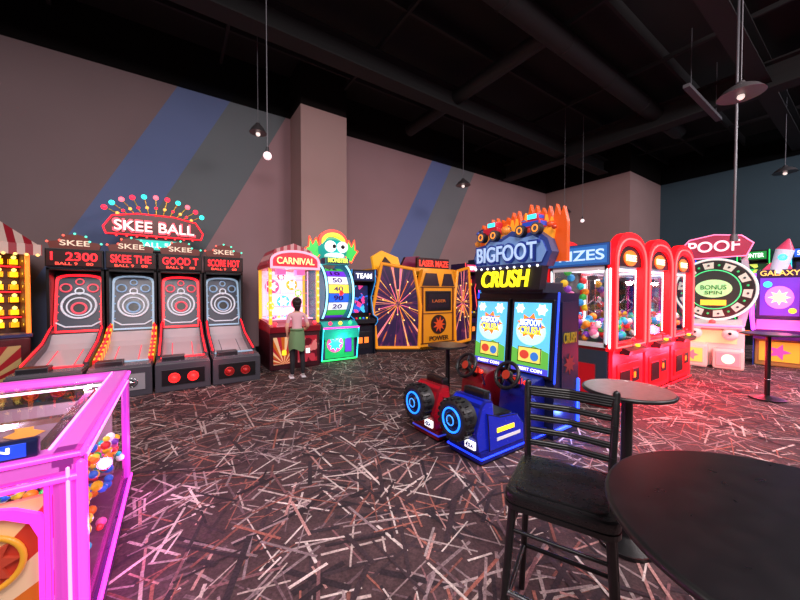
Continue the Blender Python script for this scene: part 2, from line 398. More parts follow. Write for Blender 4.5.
for (p,q) in (((-.72,-.15),(.72,-.15)),((.72,-.15),(.72,1.25)),((.72,1.25),(-.72,1.25)),((-.72,1.25),(-.72,-.15))):
    b.quad([(p[0],p[1],2.4),(q[0],q[1],2.4),(q[0]*.4,(q[1]-.55)*.4+.55,2.85),(p[0]*.4,(p[1]-.55)*.4+.55,2.85)],TENT)
b.quad([(-.29,.27,2.85),(.29,.27,2.85),(.29,.83,2.85),(-.29,.83,2.85)],TENT)
b.box(-.74,.74,-.17,-.14,2.24,2.42,TENT)
for i in range(12): b.sph((-.69+.125*i,-.18,2.24),.025,em('#ffd070',1.8),sub=1)
b.box(-.72,.72,-.14,1.25,2.38,2.4,pbr('#401010'))
b.done()
# ---------------------------------------------------------------- carnival pink machine
b=B('carnival_coin_game',(2.1,7.02,0)); CR=pbr('#8c1828',.35)
b.part('base'); b.box(-.53,.53,.02,1.08,0,.8,pbr('#3a0c18',.4),.015)
b.box(-.46,-.04,-.005,.03,.12,.68,burst('coinpanel',['#b02030','#e8c090','#c06018'],-.25,.12,15,.3)); b.box(.04,.46,-.005,.03,.12,.68,art('coinp2',['#a01c2c','#5a0c1c','#d07070','#b03040'],7,.35))
b.box(-.3,-.2,-.03,.0,.3,.42,YEL,.01); b.box(.2,.3,-.03,.0,.3,.42,WHE,.01)
b.part('play_deck'); b.prism([(-.02,.78),(-.06,.9),(.3,.98),(1.08,1.02),(1.08,.78)],'yz',-.53,.53,CR,None)
b.box(-.48,.48,.3,1.0,1.02,1.04,em('#ffb8d8',.9))
for i in range(26): b.sph((random.uniform(-.42,.42),random.uniform(.35,.95),1.06),.035,em(random.choice(['#ffd040','#ff5080','#50c0ff','#ffffff']),.8),sub=1)
for x in(-.42,.42): b.sph((x,.02,.96),.045,em('#ff3040',2.))
b.part('back_panel'); b.box(-.52,.52,1.0,1.08,.8,2.2,pbr('#f0c8d0',.5)); b.box(-.46,.46,.985,1.0,1.08,2.1,em('#ffc8d8',.8))
for i,(x,z,r,c) in enumerate(((-.25,1.75,.16,'#ff4070'),(.2,1.8,.13,'#ffa020'),(0,1.4,.15,'#40b0d8'),(-.3,1.3,.1,'#f0d040'),(.3,1.35,.12,'#e04070'),(-.05,1.98,.08,'#d82848'),(.35,1.6,.09,'#60c040'))):
    b.prism(ell(x,z,r,r,20),'xz',.97,.985,em(c,.9)); b.prism(star(x,z,r*.8,r*.45,6),'xz',.955,.97,em('#fff8f0',.9))
for x in(-.46,-.15,.15,.46): b.tube([(x,.6,1.04),(x,.6,2.1)],.010,em('#ffa8c8',1.4),6)
for z in(1.3,1.6,1.9): b.tube([(-.46,.6,z),(.46,.6,z)],.006,em('#ff6090',1.2),6)
b.part('frame')
for x in(-.5,.5):
    for y in(.06,1.02): b.box(x-.03,x+.03,y-.03,y+.03,.95,2.12,em('#f0b830',.7),.008)
    b.box(x-.01,x+.01,.08,1.0,1.0,2.1,glass())
for i in range(7):
    for x in(-.5,.5): b.sph((x,.02,1.1+.15*i),.022,em('#ffff90',2),sub=1)
b.part('roof_sign'); b.box(-.55,.55,.0,1.08,2.12,2.2,CR,.01)
b.prism(arch(.52,2.1,2.28,2.5,10),'xz',-.03,.05,pbr('#a01828'),em('#b82038',.7)); b.ring(arch(.52,2.1,2.28,2.5,10),arch(.47,2.15,2.27,2.45,10),'xz',-.05,-.03,em('#ff98b0',1.1))
b.text('CARNIVAL',0,-.06,2.27,.78,.14,em('#ffd890',1.3),.008)
b.prism([(-.55,2.2),(-.38,2.52),(.0,2.66),(.38,2.52),(.55,2.2)],'xz',.1,1.05,stripes('tent2',['#a02438','#c09090'],7,0,.15))
b.box(-.3,-.12,.3,.5,2.0,2.12,em('#ff60a0',1.5)); b.box(.12,.3,.3,.5,2.0,2.12,em('#ff60a0',1.5))
b.done()
# ---------------------------------------------------------------- monster wheel
b=B('monster_wheel_game',(3.18,7.1,0)); TEAL=em('#18a8a0',.5)
b.part('base'); b.box(-.42,.42,.12,1.1,0,.85,pbr('#40206a',.4),.02); b.box(-.36,.36,.1,.13,.08,.7,em('#18b060',.45)); b.prism(ell(-.12,.42,.2,.2),'xz',.09,.1,em('#f050a0',.9)); b.prism(star(-.12,.42,.18,.1,8),'xz',.08,.09,em('#30e8c0',.9)); b.box(.12,.3,.08,.1,.2,.55,em('#6030c0',.9),.01)
b.prism([(-.02,.55),(-.02,.8),(.15,.92),(.5,.96),(.5,.5)],'yz',-.44,.44,pbr('#20b8a8',.35)); b.tube([(-.44,-.03,.8),(.44,-.03,.8)],.018,PNK); b.tube([(-.44,.1,.04),(.44,.1,.04)],.018,GRN); b.tube([(-.44,.1,.04),(-.44,-.02,.8)],.015,CY); b.tube([(.44,.1,.04),(.44,-.02,.8)],.015,CY)
for x,c in((-.25,'#ff3060'),(0,'#ffe040'),(.25,'#40ff80')): b.sph((x,.06,.9),.045,em(c,1.8))
b.part('wheel_drum'); cols=['#ffe030','#e8e8ff','#7030d0','#40c048','#e8e8ff','#2860e0']; nseg=18; Rr=.62; cy,cz=.78,1.6
for i in range(nseg):
    a0=6.28318*i/nseg;a1=6.28318*(i+.94)/nseg
    P=lambda a,x:(x,cy-Rr*math.cos(a),cz+Rr*math.sin(a))
    b.quad([P(a0,-.27),P(a0,.27),P(a1,.27),P(a1,-.27)],em(cols[i%6],.9)); b.quad([P(a1,-.27),P(a1,.27),P(6.28318*(i+1)/nseg,.27),P(6.28318*(i+1)/nseg,-.27)],BLK)
    if i in (0,1,2,3,17,16):
        am=(a0+a1)/2; p=P(am,0)
        b.text(['40','50','10','75','20','90'][i%6],0,p[1]-.012*math.cos(am),p[2],.24,.12,em('#401060',.3),.004,rot=Matrix.Rotation(-am,4,'X'))
for sx in(-1,1): b.cyl((sx*.28,cy,cz),(sx*.38,cy,cz),.74,.74,pbr('#18203a',.35),36,em('#1c6a88',.5)); b.torus((sx*.33,cy,cz),(1,0,0),.74,.024,em('#90e8ff',1.9),40,8)
b.prism([(.02,1.55),(-.05,1.6),(.02,1.65)],'yz',-.04,.04,em('#ff2020',2)); b.box(-.37,.37,.3,1.1,.85,1.0,pbr('#18203a',.35))
b.part('monster_head'); hz=2.64
b.sph((0,.55,hz),.38,TEAL,(1,.75,.85),3); b.sph((0,.42,hz-.14),.24,em('#d8fff0',.6),(1.1,.7,.5),3)
for sx in(-1,1):
    b.sph((sx*.15,.27,hz+.06),.135,em('#ffffff',.9),sub=3); b.sph((sx*.11,.15,hz+.05),.05,BLK)
    wing=[(sx*.28,hz-.05),(sx*.42,hz+.28),(sx*.5,hz+.12),(sx*.58,hz+.3),(sx*.6,hz+.05),(sx*.68,hz+.02),(sx*.58,hz-.12),(sx*.5,hz-.28),(sx*.38,hz-.2)]
    b.prism(wing,'xz',.5,.56,em('#ff3030',.9),em('#30c850',.7)); b.tube([(x,.49,z) for x,z in wing],.012,em('#ff5030',1.8),6,True)
b.ring(arch(.3,hz+.1,hz+.2,hz+.42,12),arch(.22,hz+.1,hz+.2,hz+.34,12),'xz',.42,.55,YEL); b.ring(arch(.37,hz+.1,hz+.2,hz+.5,12),arch(.3,hz+.1,hz+.2,hz+.42,12),'xz',.45,.56,em('#ff4030',1.2))
for i in range(5): b.prism([(-.13+.055*i,hz-.12),(-.075+.055*i,hz-.12),(-.1+.055*i,hz-.19)],'xz',.2,.24,WHE)
b.text('MONSTER',0,.17,hz-.27,.5,.1,em('#e0ff60',1.3),.01); b.box(-.3,.3,.2,.5,hz-.37,hz-.2,pbr('#203060',.4),.01)
b.done()
# ---------------------------------------------------------------- upright cabinets
def cabinet(loc,rot,h,body,scr,mar,edge,txt):
    b=B('video_game_cabinet',loc,rot)
    b.part('side_panels'); pr=[(0,0),(0,.75),(-.12,.85),(-.12,.95),(.1,1.02),(.22,1.5*h/2.2),(.0,h-.3),(.0,h),(.7,h),(.75,0)]
    for sx in(-1,1):
        b.prism(pr,'yz',sx*.3,sx*.34,body); b.tube([(sx*.34,y-.005,z) for y,z in pr[1:8]],.012,edge,6)
    b.part('cabinet'); b.box(-.3,.3,.05,.7,0,.8,body); b.box(-.3,.3,.3,.7,.8,h-.02,BLK); b.box(-.2,.2,.03,.05,.15,.6,DK,.01); b.box(-.15,-.03,.02,.04,.3,.45,em('#ff8030',1.)); b.box(.03,.15,.02,.04,.3,.45,em('#ff8030',1.))
    b.part('controls'); b.prism([(-.1,.82),(-.1,.92),(.28,1.0),(.28,.82)],'yz',-.3,.3,DK)
    for i in range(4): b.cyl((-.2+.1*i,.02,.94),(-.2+.1*i,.02,.97),.02,.02,em(['#ff3030','#30ff60','#4080ff','#ffe040'][i],1.2),10)
    b.cyl((.2,.05,.95),(.2,.05,1.04),.008,.008,CHR,8); b.sph((.2,.05,1.05),.025,pbr('#c01020',.3))
    b.part('screen'); b.quad([(-.27,.27,1.08),(.27,.27,1.08),(.27,.29,h-.4),(-.27,.29,h-.4)],scr)
    b.part('marquee'); b.box(-.3,.3,.0,.32,h-.3,h,BLK); b.box(-.28,.28,-.01,0,h-.27,h-.04,mar); b.text(txt,0,-.015,h-.155,.46,.13,WHE,.004)
    b.done()
sA=art('scrA',['#102050','#2060d0','#40c0f0','#f04090','#201040'],7,.7); sB=art('scrB',['#104020','#30d060','#e0f060','#2050c0'],7,.8); sC=art('scrC',['#501020','#f05030','#ffc040','#602080'],7,.8)
cabinet((4.03,7.6,0),0,2.2,pbr('#0c1020',.4),sA,em('#182858',.6),em('#2080c0',1.2),'TEAM')
cabinet((8.35,7.9,0),0,2.6,pbr('#301048',.4),sC,em('#c03060',.9),em('#ff4040',1.5),'RAMPAGE')
cabinet((9.2,7.9,0),0,2.8,pbr('#102040',.4),sA,em('#b040e0',.9),MAG,'JURASSIC')
cabinet((10.1,7.9,0),0,2.5,pbr('#102040',.4),sB,em('#30a060',.9),GRN,'RALLY')
cabinet((14.6,2.3,0),R(-90),2.9,pbr('#0c3020',.4),sB,em('#18903c',.7),GRN,'HUNTER')
cabinet((14.6,1.2,0),R(-90),2.9,pbr('#102048',.4),sA,em('#2060e0',.8),CY,'STORM')
cabinet((14.6,3.3,0),R(-90),2.7,pbr('#102048',.4),sC,em('#2060e0',.8),BLU,'RACER')
# ---------------------------------------------------------------- orange booth
b=B('laser_maze_booth'); OR=em('#d08418',.3); PC=['#28163c','#4a1c4c','#d87020','#ffd060','#ff70a0']
LZ=burst('laserL',PC,5.0,1.3,9,.45,'X',True); LZ2=burst('laserR',PC,7.3,1.3,9,.45,'X',True)
b.part('front'); b.prism([(5.48,7.1),(6.78,7.1),(7.75,7.45),(7.75,9.2),(4.5,9.2),(4.5,7.75)],'xy',0,.12,pbr('#1a1014'))
b.prism([(5.48,.05),(5.42,1.7),(5.6,2.25),(6.66,2.25),(6.84,1.7),(6.78,.05)],'xz',7.1,7.25,OR)
b.box(5.66,6.6,7.07,7.1,1.1,1.66,BLK,.02); b.box(5.74,6.52,7.06,7.07,1.18,1.58,em('#140e16',.5)); b.text('LASER',6.13,7.055,1.38,.5,.08,em('#a05020',.6),.004)
b.prism(ell(6.13,.72,.27,.27),'xz',7.06,7.1,pbr('#2a0c0c')); b.prism(star(6.13,.72,.22,.1,9),'xz',7.04,7.06,em('#c04018',.5)); b.text('POWER',6.13,7.05,.34,.7,.13,pbr('#3a1408'),.01)
for z in (.2,1.02,1.75): b.box(5.5,6.76,7.08,7.1,z,z+.025,pbr('#4a1c08'))
for x in (5.56,6.68): b.box(x-.02,x+.02,7.07,7.1,.2,1.75,pbr('#6a2c0c'))
b.prism([(5.55,1.8),(5.68,2.15),(6.05,2.15),(6.15,1.8)],'xz',7.07,7.1,pbr('#281020')); b.prism([(6.25,1.8),(6.35,2.15),(6.6,2.15),(6.72,1.8)],'xz',7.07,7.1,pbr('#281020'))
b.part('wing_panels')
def wing(p,q,m,h0,h1):
    p=Vector(p);q=Vector(q); d=(q-p); n=Vector((d.y,-d.x)).normalized()
    def pt(t,z,o=0): v=p+d*t+n*o; return (v.x,v.y,z)
    prof=[(0,.12),(-.08,1.2),(.12,h0),(.88,h1),(1.04,1.25),(1,.12)]
    b.quad([pt(t,z) for t,z in prof],m); b.quad([pt(t,z,-.12) for t,z in prof],BLK)
    for i in range(6):
        a=prof[i];c=prof[(i+1)%6]; b.quad([pt(*a),pt(*c),pt(c[0],c[1],-.12),pt(a[0],a[1],-.12)],OR)
    b.tube([pt(t,z,.01) for t,z in prof],.045,em('#e08c18',.45),8,True)
    c0=(.5,1.3)
    for k in range(14):
        a=6.28318*k/14+.2; L=.28+.5*((k*7)%5)/5; t1=c0[0]+math.cos(a)*L*.75; z1=c0[1]+math.sin(a)*L*1.0
        t1=min(max(t1,.06),.94); z1=min(max(z1,.25),2.15)
        b.tube([pt(c0[0]+math.cos(a)*.06,c0[1]+math.sin(a)*.08,.01),pt(t1,z1,.01)],.008,em(['#ffb040','#ff7090','#ff8020'][k%3],.9),6); b.sph(pt(t1,z1,.015),.022,em('#ffd080',1.2),sub=1)
wing((4.5,7.75),(5.46,7.12),LZ,2.4,2.25); wing((6.8,7.12),(7.75,7.45),LZ2,2.25,2.4)
b.part('roof'); b.prism([(4.6,7.75),(5.55,7.25),(6.7,7.25),(7.65,7.55),(7.65,9.1),(4.6,9.1)],'xy',2.2,2.3,OR)
b.prism([(4.52,2.2),(4.45,2.6),(4.75,2.78),(5.3,2.62),(5.4,2.3)],'xz',7.9,8.0,em('#e8a018',.6))
b.prism([(4.65,2.32),(4.85,2.62),(5.15,2.36)],'xz',7.88,7.9,pbr('#2a100c')); b.prism([(5.4,2.3),(5.6,2.66),(6.1,2.72),(6.2,2.3)],'xz',7.95,8.05,pbr('#301018'),em('#702040',.4))
b.box(5.7,6.9,7.5,7.6,2.3,2.62,pbr('#30080c')); b.text('LASER MAZE',6.3,7.48,2.46,1.1,.18,em('#ff4030',1.2),.01)
b.part('side_walls'); b.box(4.5,4.55,7.8,9.2,.1,2.25,LZ); b.box(7.7,7.75,7.5,9.2,.1,2.25,LZ2); b.box(4.5,7.75,9.15,9.2,.1,2.25,BLK)
b.done()
# ---------------------------------------------------------------- driving game
b=B('monster_truck_driving_game',(2.25,2.57,0),R(-90))
def seat(cx,body,dark,tag):
    b.part('seat_base_'+tag); b.box(cx-.22,cx+.22,.04,1.1,.02,.13,dark,.02); b.box(cx-.2,cx+.2,.06,1.05,0,.02,BLK)
    LB=em('#1838ff',1.8) if tag=='blue' else em('#3040c0',.8)
    b.tube([(cx-.225,.04,.075),(cx+.225,.04,.075)],.010,LB); b.tube([(cx+.225,.04,.075),(cx+.225,1.05,.075)],.010,LB); b.tube([(cx-.225,.04,.075),(cx-.225,1.05,.075)],.010,LB)
    b.prism([(.02,.12),(-.02,.3),(.06,.55),(.12,.6),(.22,.58),(.25,.40),(.55,.34),(.6,.12)],'yz',cx-.2,cx+.2,body,None,.02)
    b.part('seat_'+tag); b.box(cx-.16,cx+.16,.22,.56,.34,.41,BLK,.025); b.box(cx-.15,cx+.15,.17,.26,.40,.66,BLK,.03)
    for sx in(-1,1): b.prism([(.15,.12),(.12,.48),(.3,.42),(.55,.40),(.66,.28),(.66,.12)],'yz',cx+sx*.19,cx+sx*.225,body,None,.008); b.box(cx+sx*.2-.012,cx+sx*.2+.032*sx,.25,.5,.28,.32,YEL); b.box(cx+sx*.2-.012,cx+sx*.2+.03*sx,.25,.6,.2,.23,WHT)
    b.part('tyre_'+tag)
    b.cyl((cx,-.12,.41),(cx,.03,.41),.165,.185,pbr('#101014',.6),28); b.torus((cx,-.09,.41),(0,1,0),.155,.04,pbr('#141418',.6),32,10)
    b.torus((cx,-.13,.41),(0,1,0),.112,.009,em('#1870ff',2.6),32,8); b.cyl((cx,-.14,.41),(cx,-.12,.41),.07,.09,pbr('#182040',.3,.6),20); b.torus((cx,-.142,.41),(0,1,0),.045,.006,em('#3890ff',1.5),20,6)
    for i in range(5):
        a=6.28318*i/5; b.cyl((cx,-.14,.41),(cx+.1*math.cos(a),-.125,.41+.1*math.sin(a)),.014,.01,pbr('#303850',.3,.6),8)
    for i in range(20):
        a=6.28318*i/20; b.X=Matrix.Translation((cx,-.07,.41))@Matrix.Rotation(a,4,'Y'); b.box(.175,.2,-.05,.05,-.015,.015,BLK,.003); b.X=Matrix.Identity(4)
    b.box(cx+.08,cx+.2,-.03,-.01,.17,.24,WHE); b.text('4X4',cx+.14,-.035,.205,.09,.05,pbr('#202080'),.003)
    b.part('steering_'+tag); b.prism([(.72,.12),(.78,.5),(.86,.62),(1.12,.68),(1.12,.12)],'yz',cx-.17,cx+.17,dark,None,.015)
    b.cyl((cx,.86,.56),(cx,.7,.70),.035,.03,BLK,12)
    ax=(0,-.9,.42); wc=Vector((cx,.68,.72)); b.torus(wc,ax,.14,.021,pbr('#16161a',.4),30,8); b.cyl(wc+Vector((0,.03,-.012)),wc+Vector((0,-.02,.01)),.055,.05,pbr('#202024',.4),16,em('#902818',.4))
    for a in(90,210,330):
        q=Vector((0,0,1)).rotation_difference(Vector(ax).normalized()).to_matrix()@Vector((math.cos(R(a))*.135,math.sin(R(a))*.135,0)); b.cyl(wc,wc+q,.014,.012,pbr('#303036',.3,.6),8)
    b.box(cx-.1,cx+.1,.78,.82,.62,.7,em('#c83020',.8),.01)
    b.cyl((cx+.19,.8,.5),(cx+.19,.74,.66),.01,.01,CHR,8); b.sph((cx+.19,.735,.67),.025,em('#ff3020',1.)); b.box(cx-.1,cx-.03,.6,.68,.13,.2,CHR,.005); b.box(cx+.03,cx+.1,.6,.68,.13,.2,CHR,.005)
seat(-.3,pbr('#a01020',.25),pbr('#700c18',.3),'red'); seat(.3,pbr('#1828b8',.25),pbr('#0c1470',.3),'blue')
b.part('cabinet'); b.prism([(1.12,0),(1.12,.62),(1.2,1.6),(1.62,1.6),(1.62,0)],'yz',-.57,.57,pbr('#0e1230',.35))
b.tube([(.575,1.12,.62),(.575,1.2,1.6)],.012,em('#2848e0',1.2)); b.tube([(-.575,1.12,.62),(-.575,1.2,1.6)],.012,BLU); b.tube([(.58,1.1,.1),(.58,1.6,.1),(.58,1.6,.6)],.02,em('#2848ff',3.))
b.box(.57,.585,1.25,1.55,.5,1.5,pbr('#141a34',.35)); b.text('CRUSH',.592,1.4,1.1,.26,.12,em('#807018',.35),.004,rot=Matrix.Rotation(R(90),4,'Z')); b.prism(star(1.4,.8,.12,.06,8),'yz',.585,.59,em('#602020',.4))
b.part('screens')
for cx in(-.29,.29):
    b.X=Matrix.Translation((cx,1.11,.66))@Matrix.Rotation(R(-4.5),4,'X')
    b.box(-.27,.27,-.03,.02,-.01,.87,BLK,.012); b.box(-.235,.235,-.04,-.03,.03,.83,em('#58b4e8',.95))
    b.prism(ell(0,.5,.19,.16),'xz',-.046,-.04,em('#b0e4f8',1.)); b.prism(star(0,.56,.19,.12,9,.8),'xz',-.05,-.046,em('#e88028',.9)); b.prism(ell(0,.56,.14,.09),'xz',-.054,-.05,em('#3060c0',.8))
    b.text('BIGFOOT',0,-.058,.6,.26,.07,WHE,.003); b.text('CRUSH',0,-.058,.51,.26,.09,YEL,.003)
    b.prism([(-.235,.1),(-.235,.3),(-.1,.26),(.05,.34),(.235,.28),(.235,.1)],'xz',-.046,-.04,em('#58a840',.8))
    b.box(-.15,.15,-.05,-.04,.14,.32,em('#d8d060',.8),.01); b.prism(ell(-.06,.23,.06,.05),'xz',-.055,-.05,em('#c04030',.8)); b.prism(ell(.07,.22,.05,.05),'xz',-.055,-.05,em('#3070c0',.8)); b.box(-.235,.235,-.046,-.04,.03,.1,em('#4040c0',.9)); b.text('INSERT COIN',0,-.05,.065,.34,.035,WHE,.002)
    b.prism(star(-.15,.76,.06,.04,6),'xz',-.046,-.04,WHE); b.prism(star(.13,.75,.07,.045,6),'xz',-.046,-.04,WHE)
b.X=Matrix.Identity(4)
b.part('speakers')
for x in(-.45,-.15,.15,.45): b.cyl((x,1.1,.52),(x,1.13,.52),.06,.06,GRY,16,BLK)
b.part('marquee'); b.X=Matrix.Diagonal((.9,1,1,1)); b.box(-.5,.5,1.1,1.5,1.6,1.72,pbr('#101428'),.01)
b.prism([(-.5,1.64),(-.54,1.9),(.54,1.9),(.5,1.64)],'xz',1.02,1.14,pbr('#0a0a14')); b.text('CRUSH',0,1.0,1.77,.76,.2,em('#f4e020',1.5),.015,shear=.2)
for i in range(10): b.sph((-.5+.11*i,1.0,1.9),.016,WHE,sub=1)
rock=[(-.55,1.9),(-.62,2.05),(-.56,2.2),(-.4,2.22),(-.3,2.3),(-.1,2.27),(.05,2.34),(.25,2.28),(.42,2.3),(.56,2.2),(.62,2.05),(.55,1.9)]
b.prism(rock,'xz',1.08,1.22,pbr('#38446c',.4),em('#2c3c78',.35)); b.prism([(x*.92,2.08+(z-2.08)*.75) for x,z in rock],'xz',1.05,1.08,pbr('#3048a0',.4),em('#6888b8',.4))
b.text('BIGFOOT',0,1.02,2.07,1.0,.24,em('#182c78',.5),.02); b.text('BIGFOOT',0,1.0,2.075,.95,.19,em('#a8c4e8',.6),.008)
fl=[]
for i in range(31):
    x=-.66+1.36*i/30; base=2.36+.10*math.cos(x*2.2)+.05*(x>.2); fl.append((x,base+(.12 if i%2 else -.02)+random.uniform(-.03,.05)))
b.prism([(-.64,2.0)]+fl+[(.7,1.95)],'xz',1.24,1.3,em('#c04812',.55)); b.prism([(-.5,2.0)]+[(x*.8,z-.1) for x,z in fl]+[(.5,2.0)],'xz',1.2,1.24,em('#e09028',.6))
for i in range(26): b.sph((random.uniform(-.66,.7),random.uniform(1.08,1.26),random.uniform(2.15,2.44)),random.uniform(.03,.075),em(random.choice(['#d04818','#384c98','#7a8cc0','#b03018','#282c50','#d88030']),.35),(1,.8,.8),1)
b.part('topper_trucks')
for cx,col in((-.3,'#b02030'),(.34,'#2448b0')):
    b.box(cx-.13,cx+.13,1.06,1.24,2.34,2.42,em(col,.4),.015); b.box(cx-.07,cx+.09,1.08,1.22,2.42,2.50,em(col,.35),.02); b.box(cx-.05,cx+.07,1.07,1.08,2.435,2.485,CY)
    for dx in(-.11,.11):
        b.cyl((cx+dx,1.0,2.31),(cx+dx,1.08,2.31),.065,.065,pbr('#18181c',.6),18,GRY); b.cyl((cx+dx,1.22,2.31),(cx+dx,1.29,2.31),.065,.065,pbr('#18181c',.6),18)
        b.torus((cx+dx,.998,2.31),(0,1,0),.035,.007,em('#ff9030',1.2),16,6)
b.done()
# ---------------------------------------------------------------- red crane machines
def crane(x,first):
    b=B('claw_machine',(x,2.08,0)); W=.535; D=.95
    b.part('base'); b.box(-W+.01,W-.01,.04,D,0,.84,pbr('#7a0c14',.35),.01); b.box(-W+.03,W-.03,.0,.05,.06,.8,em('#f00c1c',1.9),.01); b.box(-.38,.38,-.012,.0,.14,.6,em('#b00a12',1.1),.01)
    b.box(-.3,.02,-.02,-.01,.2,.5,BLK,.01); b.box(.1,.34,-.02,-.01,.3,.5,DK,.01); b.box(.14,.2,-.025,-.02,.36,.44,ORG)
    b.tube([(-W+.03,-.01,.03),(W-.03,-.01,.03)],.012,em('#ff1020',3.)); b.tube([(-W+.03,-.01,.82),(W-.03,-.01,.82)],.012,em('#ff1020',3.))
    b.prism([(-.12,.74),(-.14,.8),(.0,.86),(.05,.74)],'yz',-.3,.3,DK); b.cyl((-.05,-.07,.83),(-.05,-.08,.93),.008,.008,CHR,8); b.sph((-.05,-.08,.94),.028,RED); b.cyl((.12,-.07,.83),(.12,-.07,.86),.03,.03,YEL,14)
    b.part('arch_frame'); b.ring(arch(W,.8,2.02,2.46,16,.85),arch(W-.12,.9,1.98,2.28,16,.85),'xz',-.03,.07,em('#ff1018',1.8))
    b.tube([(x_,-.04,z) for x_,z in arch(W-.06,.85,2.0,2.37,16,.85)],.012,em('#ff5050',2.6),6,True)
    b.ring(arch(W,.8,2.02,2.46,16,.85),arch(W-.1,.9,1.98,2.30,16,.85),'xz',D-.06,D,em('#c01018',.8))
    b.part('cabinet'); b.box(-W+.02,W-.02,D-.03,D-.01,.84,2.2,em('#282c34',.4)); b.prism(arch(W-.1,1.98,1.99,2.3,14,.85),'xz',.0,D-.02,pbr('#20080a',.4))
    b.prism(ell(0,2.1,.2,.11),'xz',-.015,-.0,em('#ff7020',1.)); b.text('PRIZE',0,-.022,2.1,.32,.09,em('#fff0c0',1.4),.006)
    for sx in(-1,1):
        for y in(.07,D-.07): b.box(sx*W,sx*(W-.04),y-.035,y+.035,.84,2.02,WHT if first else pbr('#a01018'),.005)
        b.box(sx*W,sx*(W-.05),.05,D-.05,.84,.9,WHT); b.box(sx*W,sx*(W-.05),.05,D-.05,1.92,2.02,WHT)
        b.box(sx*(W-.015),sx*(W-.01),.1,D-.1,.9,1.92,glass())
    b.box(-W+.1,W-.1,.03,.04,.9,1.98,glass())
    if first:
        b.box(-W-.03,-W,.02,D-.02,1.98,2.3,em('#1c4c90',.5),.01); b.box(-W-.034,-W-.03,.06,D-.06,2.02,2.26,em('#2c70b8',.5))
        b.text('PRIZES',-W-.038,.48,2.14,.78,.15,em('#b8d8f0',.8),.006,rot=Matrix.Rotation(R(-90),4,'Z'))
        b.box(-W-.01,-W,.05,D-.05,.05,.8,pbr('#38404c',.35),.005); b.box(-W-.015,-W-.01,.2,.7,.15,.6,em('#9c1018',.6),.005)
        b.tube([(-W-.012,.02,.85),(-W-.012,.02,1.93)],.014,em('#c8f0ff',1.5))
        for y in(.06,D-.08): b.tube([(-W-.01,y,.9),(-W-.01,y,1.93)],.01,em('#d8f4ff',1.3),6)
    b.part('led_strips')
    for sx in(-1,1): b.tube([(sx*(W-.06),.1,.95),(sx*(W-.06),.1,1.95)],.01,em('#ffffff',2.5),6); b.tube([(sx*(W-.06),D-.08,.95),(sx*(W-.06),D-.08,1.95)],.01,em('#ffffff',2.5),6)
    b.box(-W+.1,W-.1,.1,D-.1,1.94,1.96,em('#e8f0ff',1.6))
    b.part('claw'); b.box(-W+.06,W-.06,.45,.5,1.86,1.9,CHR); b.box(-.1,.1,.4,.55,1.8,1.88,GRY,.01); b.cyl((0,.475,1.8),(0,.475,1.55),.008,.008,CHR,8); b.cyl((0,.475,1.55),(0,.475,1.47),.045,.035,CHR,14)
    for k in range(3):
        a=6.28318*k/3+.4; c,s_=math.cos(a),math.sin(a); b.tube([(c*.03,.475+s_*.03,1.49),(c*.11,.475+s_*.11,1.42),(c*.09,.475+s_*.09,1.33),(c*.03,.475+s_*.03,1.3)],.009,CHR,6)
    b.part('plush_toys'); tc=['#f0d020','#e03030','#30a0e0','#f0f0f0','#40c050','#f080b0','#f09020','#8040c0','#20c0c0']
    b.box(-W+.05,W-.05,.06,D-.05,.84,.9,BLK)
    for i in range(110):
        x_=random.uniform(-.44,.44); y_=random.uniform(.12,D-.14); z_=.93+random.random()*.38*(.6+.4*y_); r=random.uniform(.04,.07); m=em(random.choice(tc),.15)
        b.sph((x_,y_,z_),r,m,(1,.9,.95))
        if i%3==0:
            b.sph((x_-r*.7,y_,z_+r*.75),r*.35,m,sub=1); b.sph((x_+r*.7,y_,z_+r*.75),r*.35,m,sub=1); b.sph((x_-.02,y_-r*.85,z_+.01),.01,BLK,sub=1); b.sph((x_+.02,y_-r*.85,z_+.01),.01,BLK,sub=1)
    for i in range(14):
        z_=1.3+.045*i; b.sph((-.3+.1*(i%3) if i%2 else .36-.08*(i%3),.8,z_+.05),.06,em(tc[i%9],.15))
    b.done()
crane(5.42,True); crane(6.52,False); crane(7.62,False)
# ---------------------------------------------------------------- prize wheel
b=B('prize_wheel_game',(9.68,2.12,0),R(-80)); CRM=pbr('#e0d4c8',.35)
b.part('base'); b.box(-.5,.5,.1,.8,0,.86,CRM,.04); b.box(-.58,-.05,-.25,.15,0,.5,pbr('#e8e0d0',.35),.05); b.box(.02,.5,-.2,.15,0,.42,pbr('#d8b0b0',.35),.05)
b.box(-.5,-.12,-.262,-.25,.1,.42,em('#f0d060',.5),.01); b.prism(star(-.31,.26,.12,.06,5),'xz',-.27,-.262,em('#e07080',.7)); b.box(.08,.44,-.212,-.2,.08,.36,em('#e89098',.5),.01); b.prism(ell(.26,.22,.1,.1),'xz',-.22,-.212,em('#fff0d0',.8)); b.box(-.4,.4,.085,.1,.5,.8,em('#e0c890',.5),.01)
for sx in(-1,1):
    b.sph((sx*.28,.02,.72),.13,pbr('#f0e8e0',.5),(1,.7,1),3); b.sph((sx*.28,-.075,.74),.03,BLK); b.sph((sx*.28+.07,-.0,.84),.045,pbr('#f0e8e0',.5)); b.sph((sx*.28-.07,-.0,.84),.045,pbr('#f0e8e0',.5))
b.prism([(-.05,.84),(-.05,.93),(.3,1.02),(.6,1.02),(.6,.84)],'yz',-.46,.46,pbr('#d8d0d0',.3)); b.sph((0,.03,.97),.06,em('#ff4040',1.5)); b.tube([(-.46,-.06,.9),(.46,-.06,.9)],.015,em('#ff80c0',1.6))
b.part('wheel'); cz=1.68; n=20
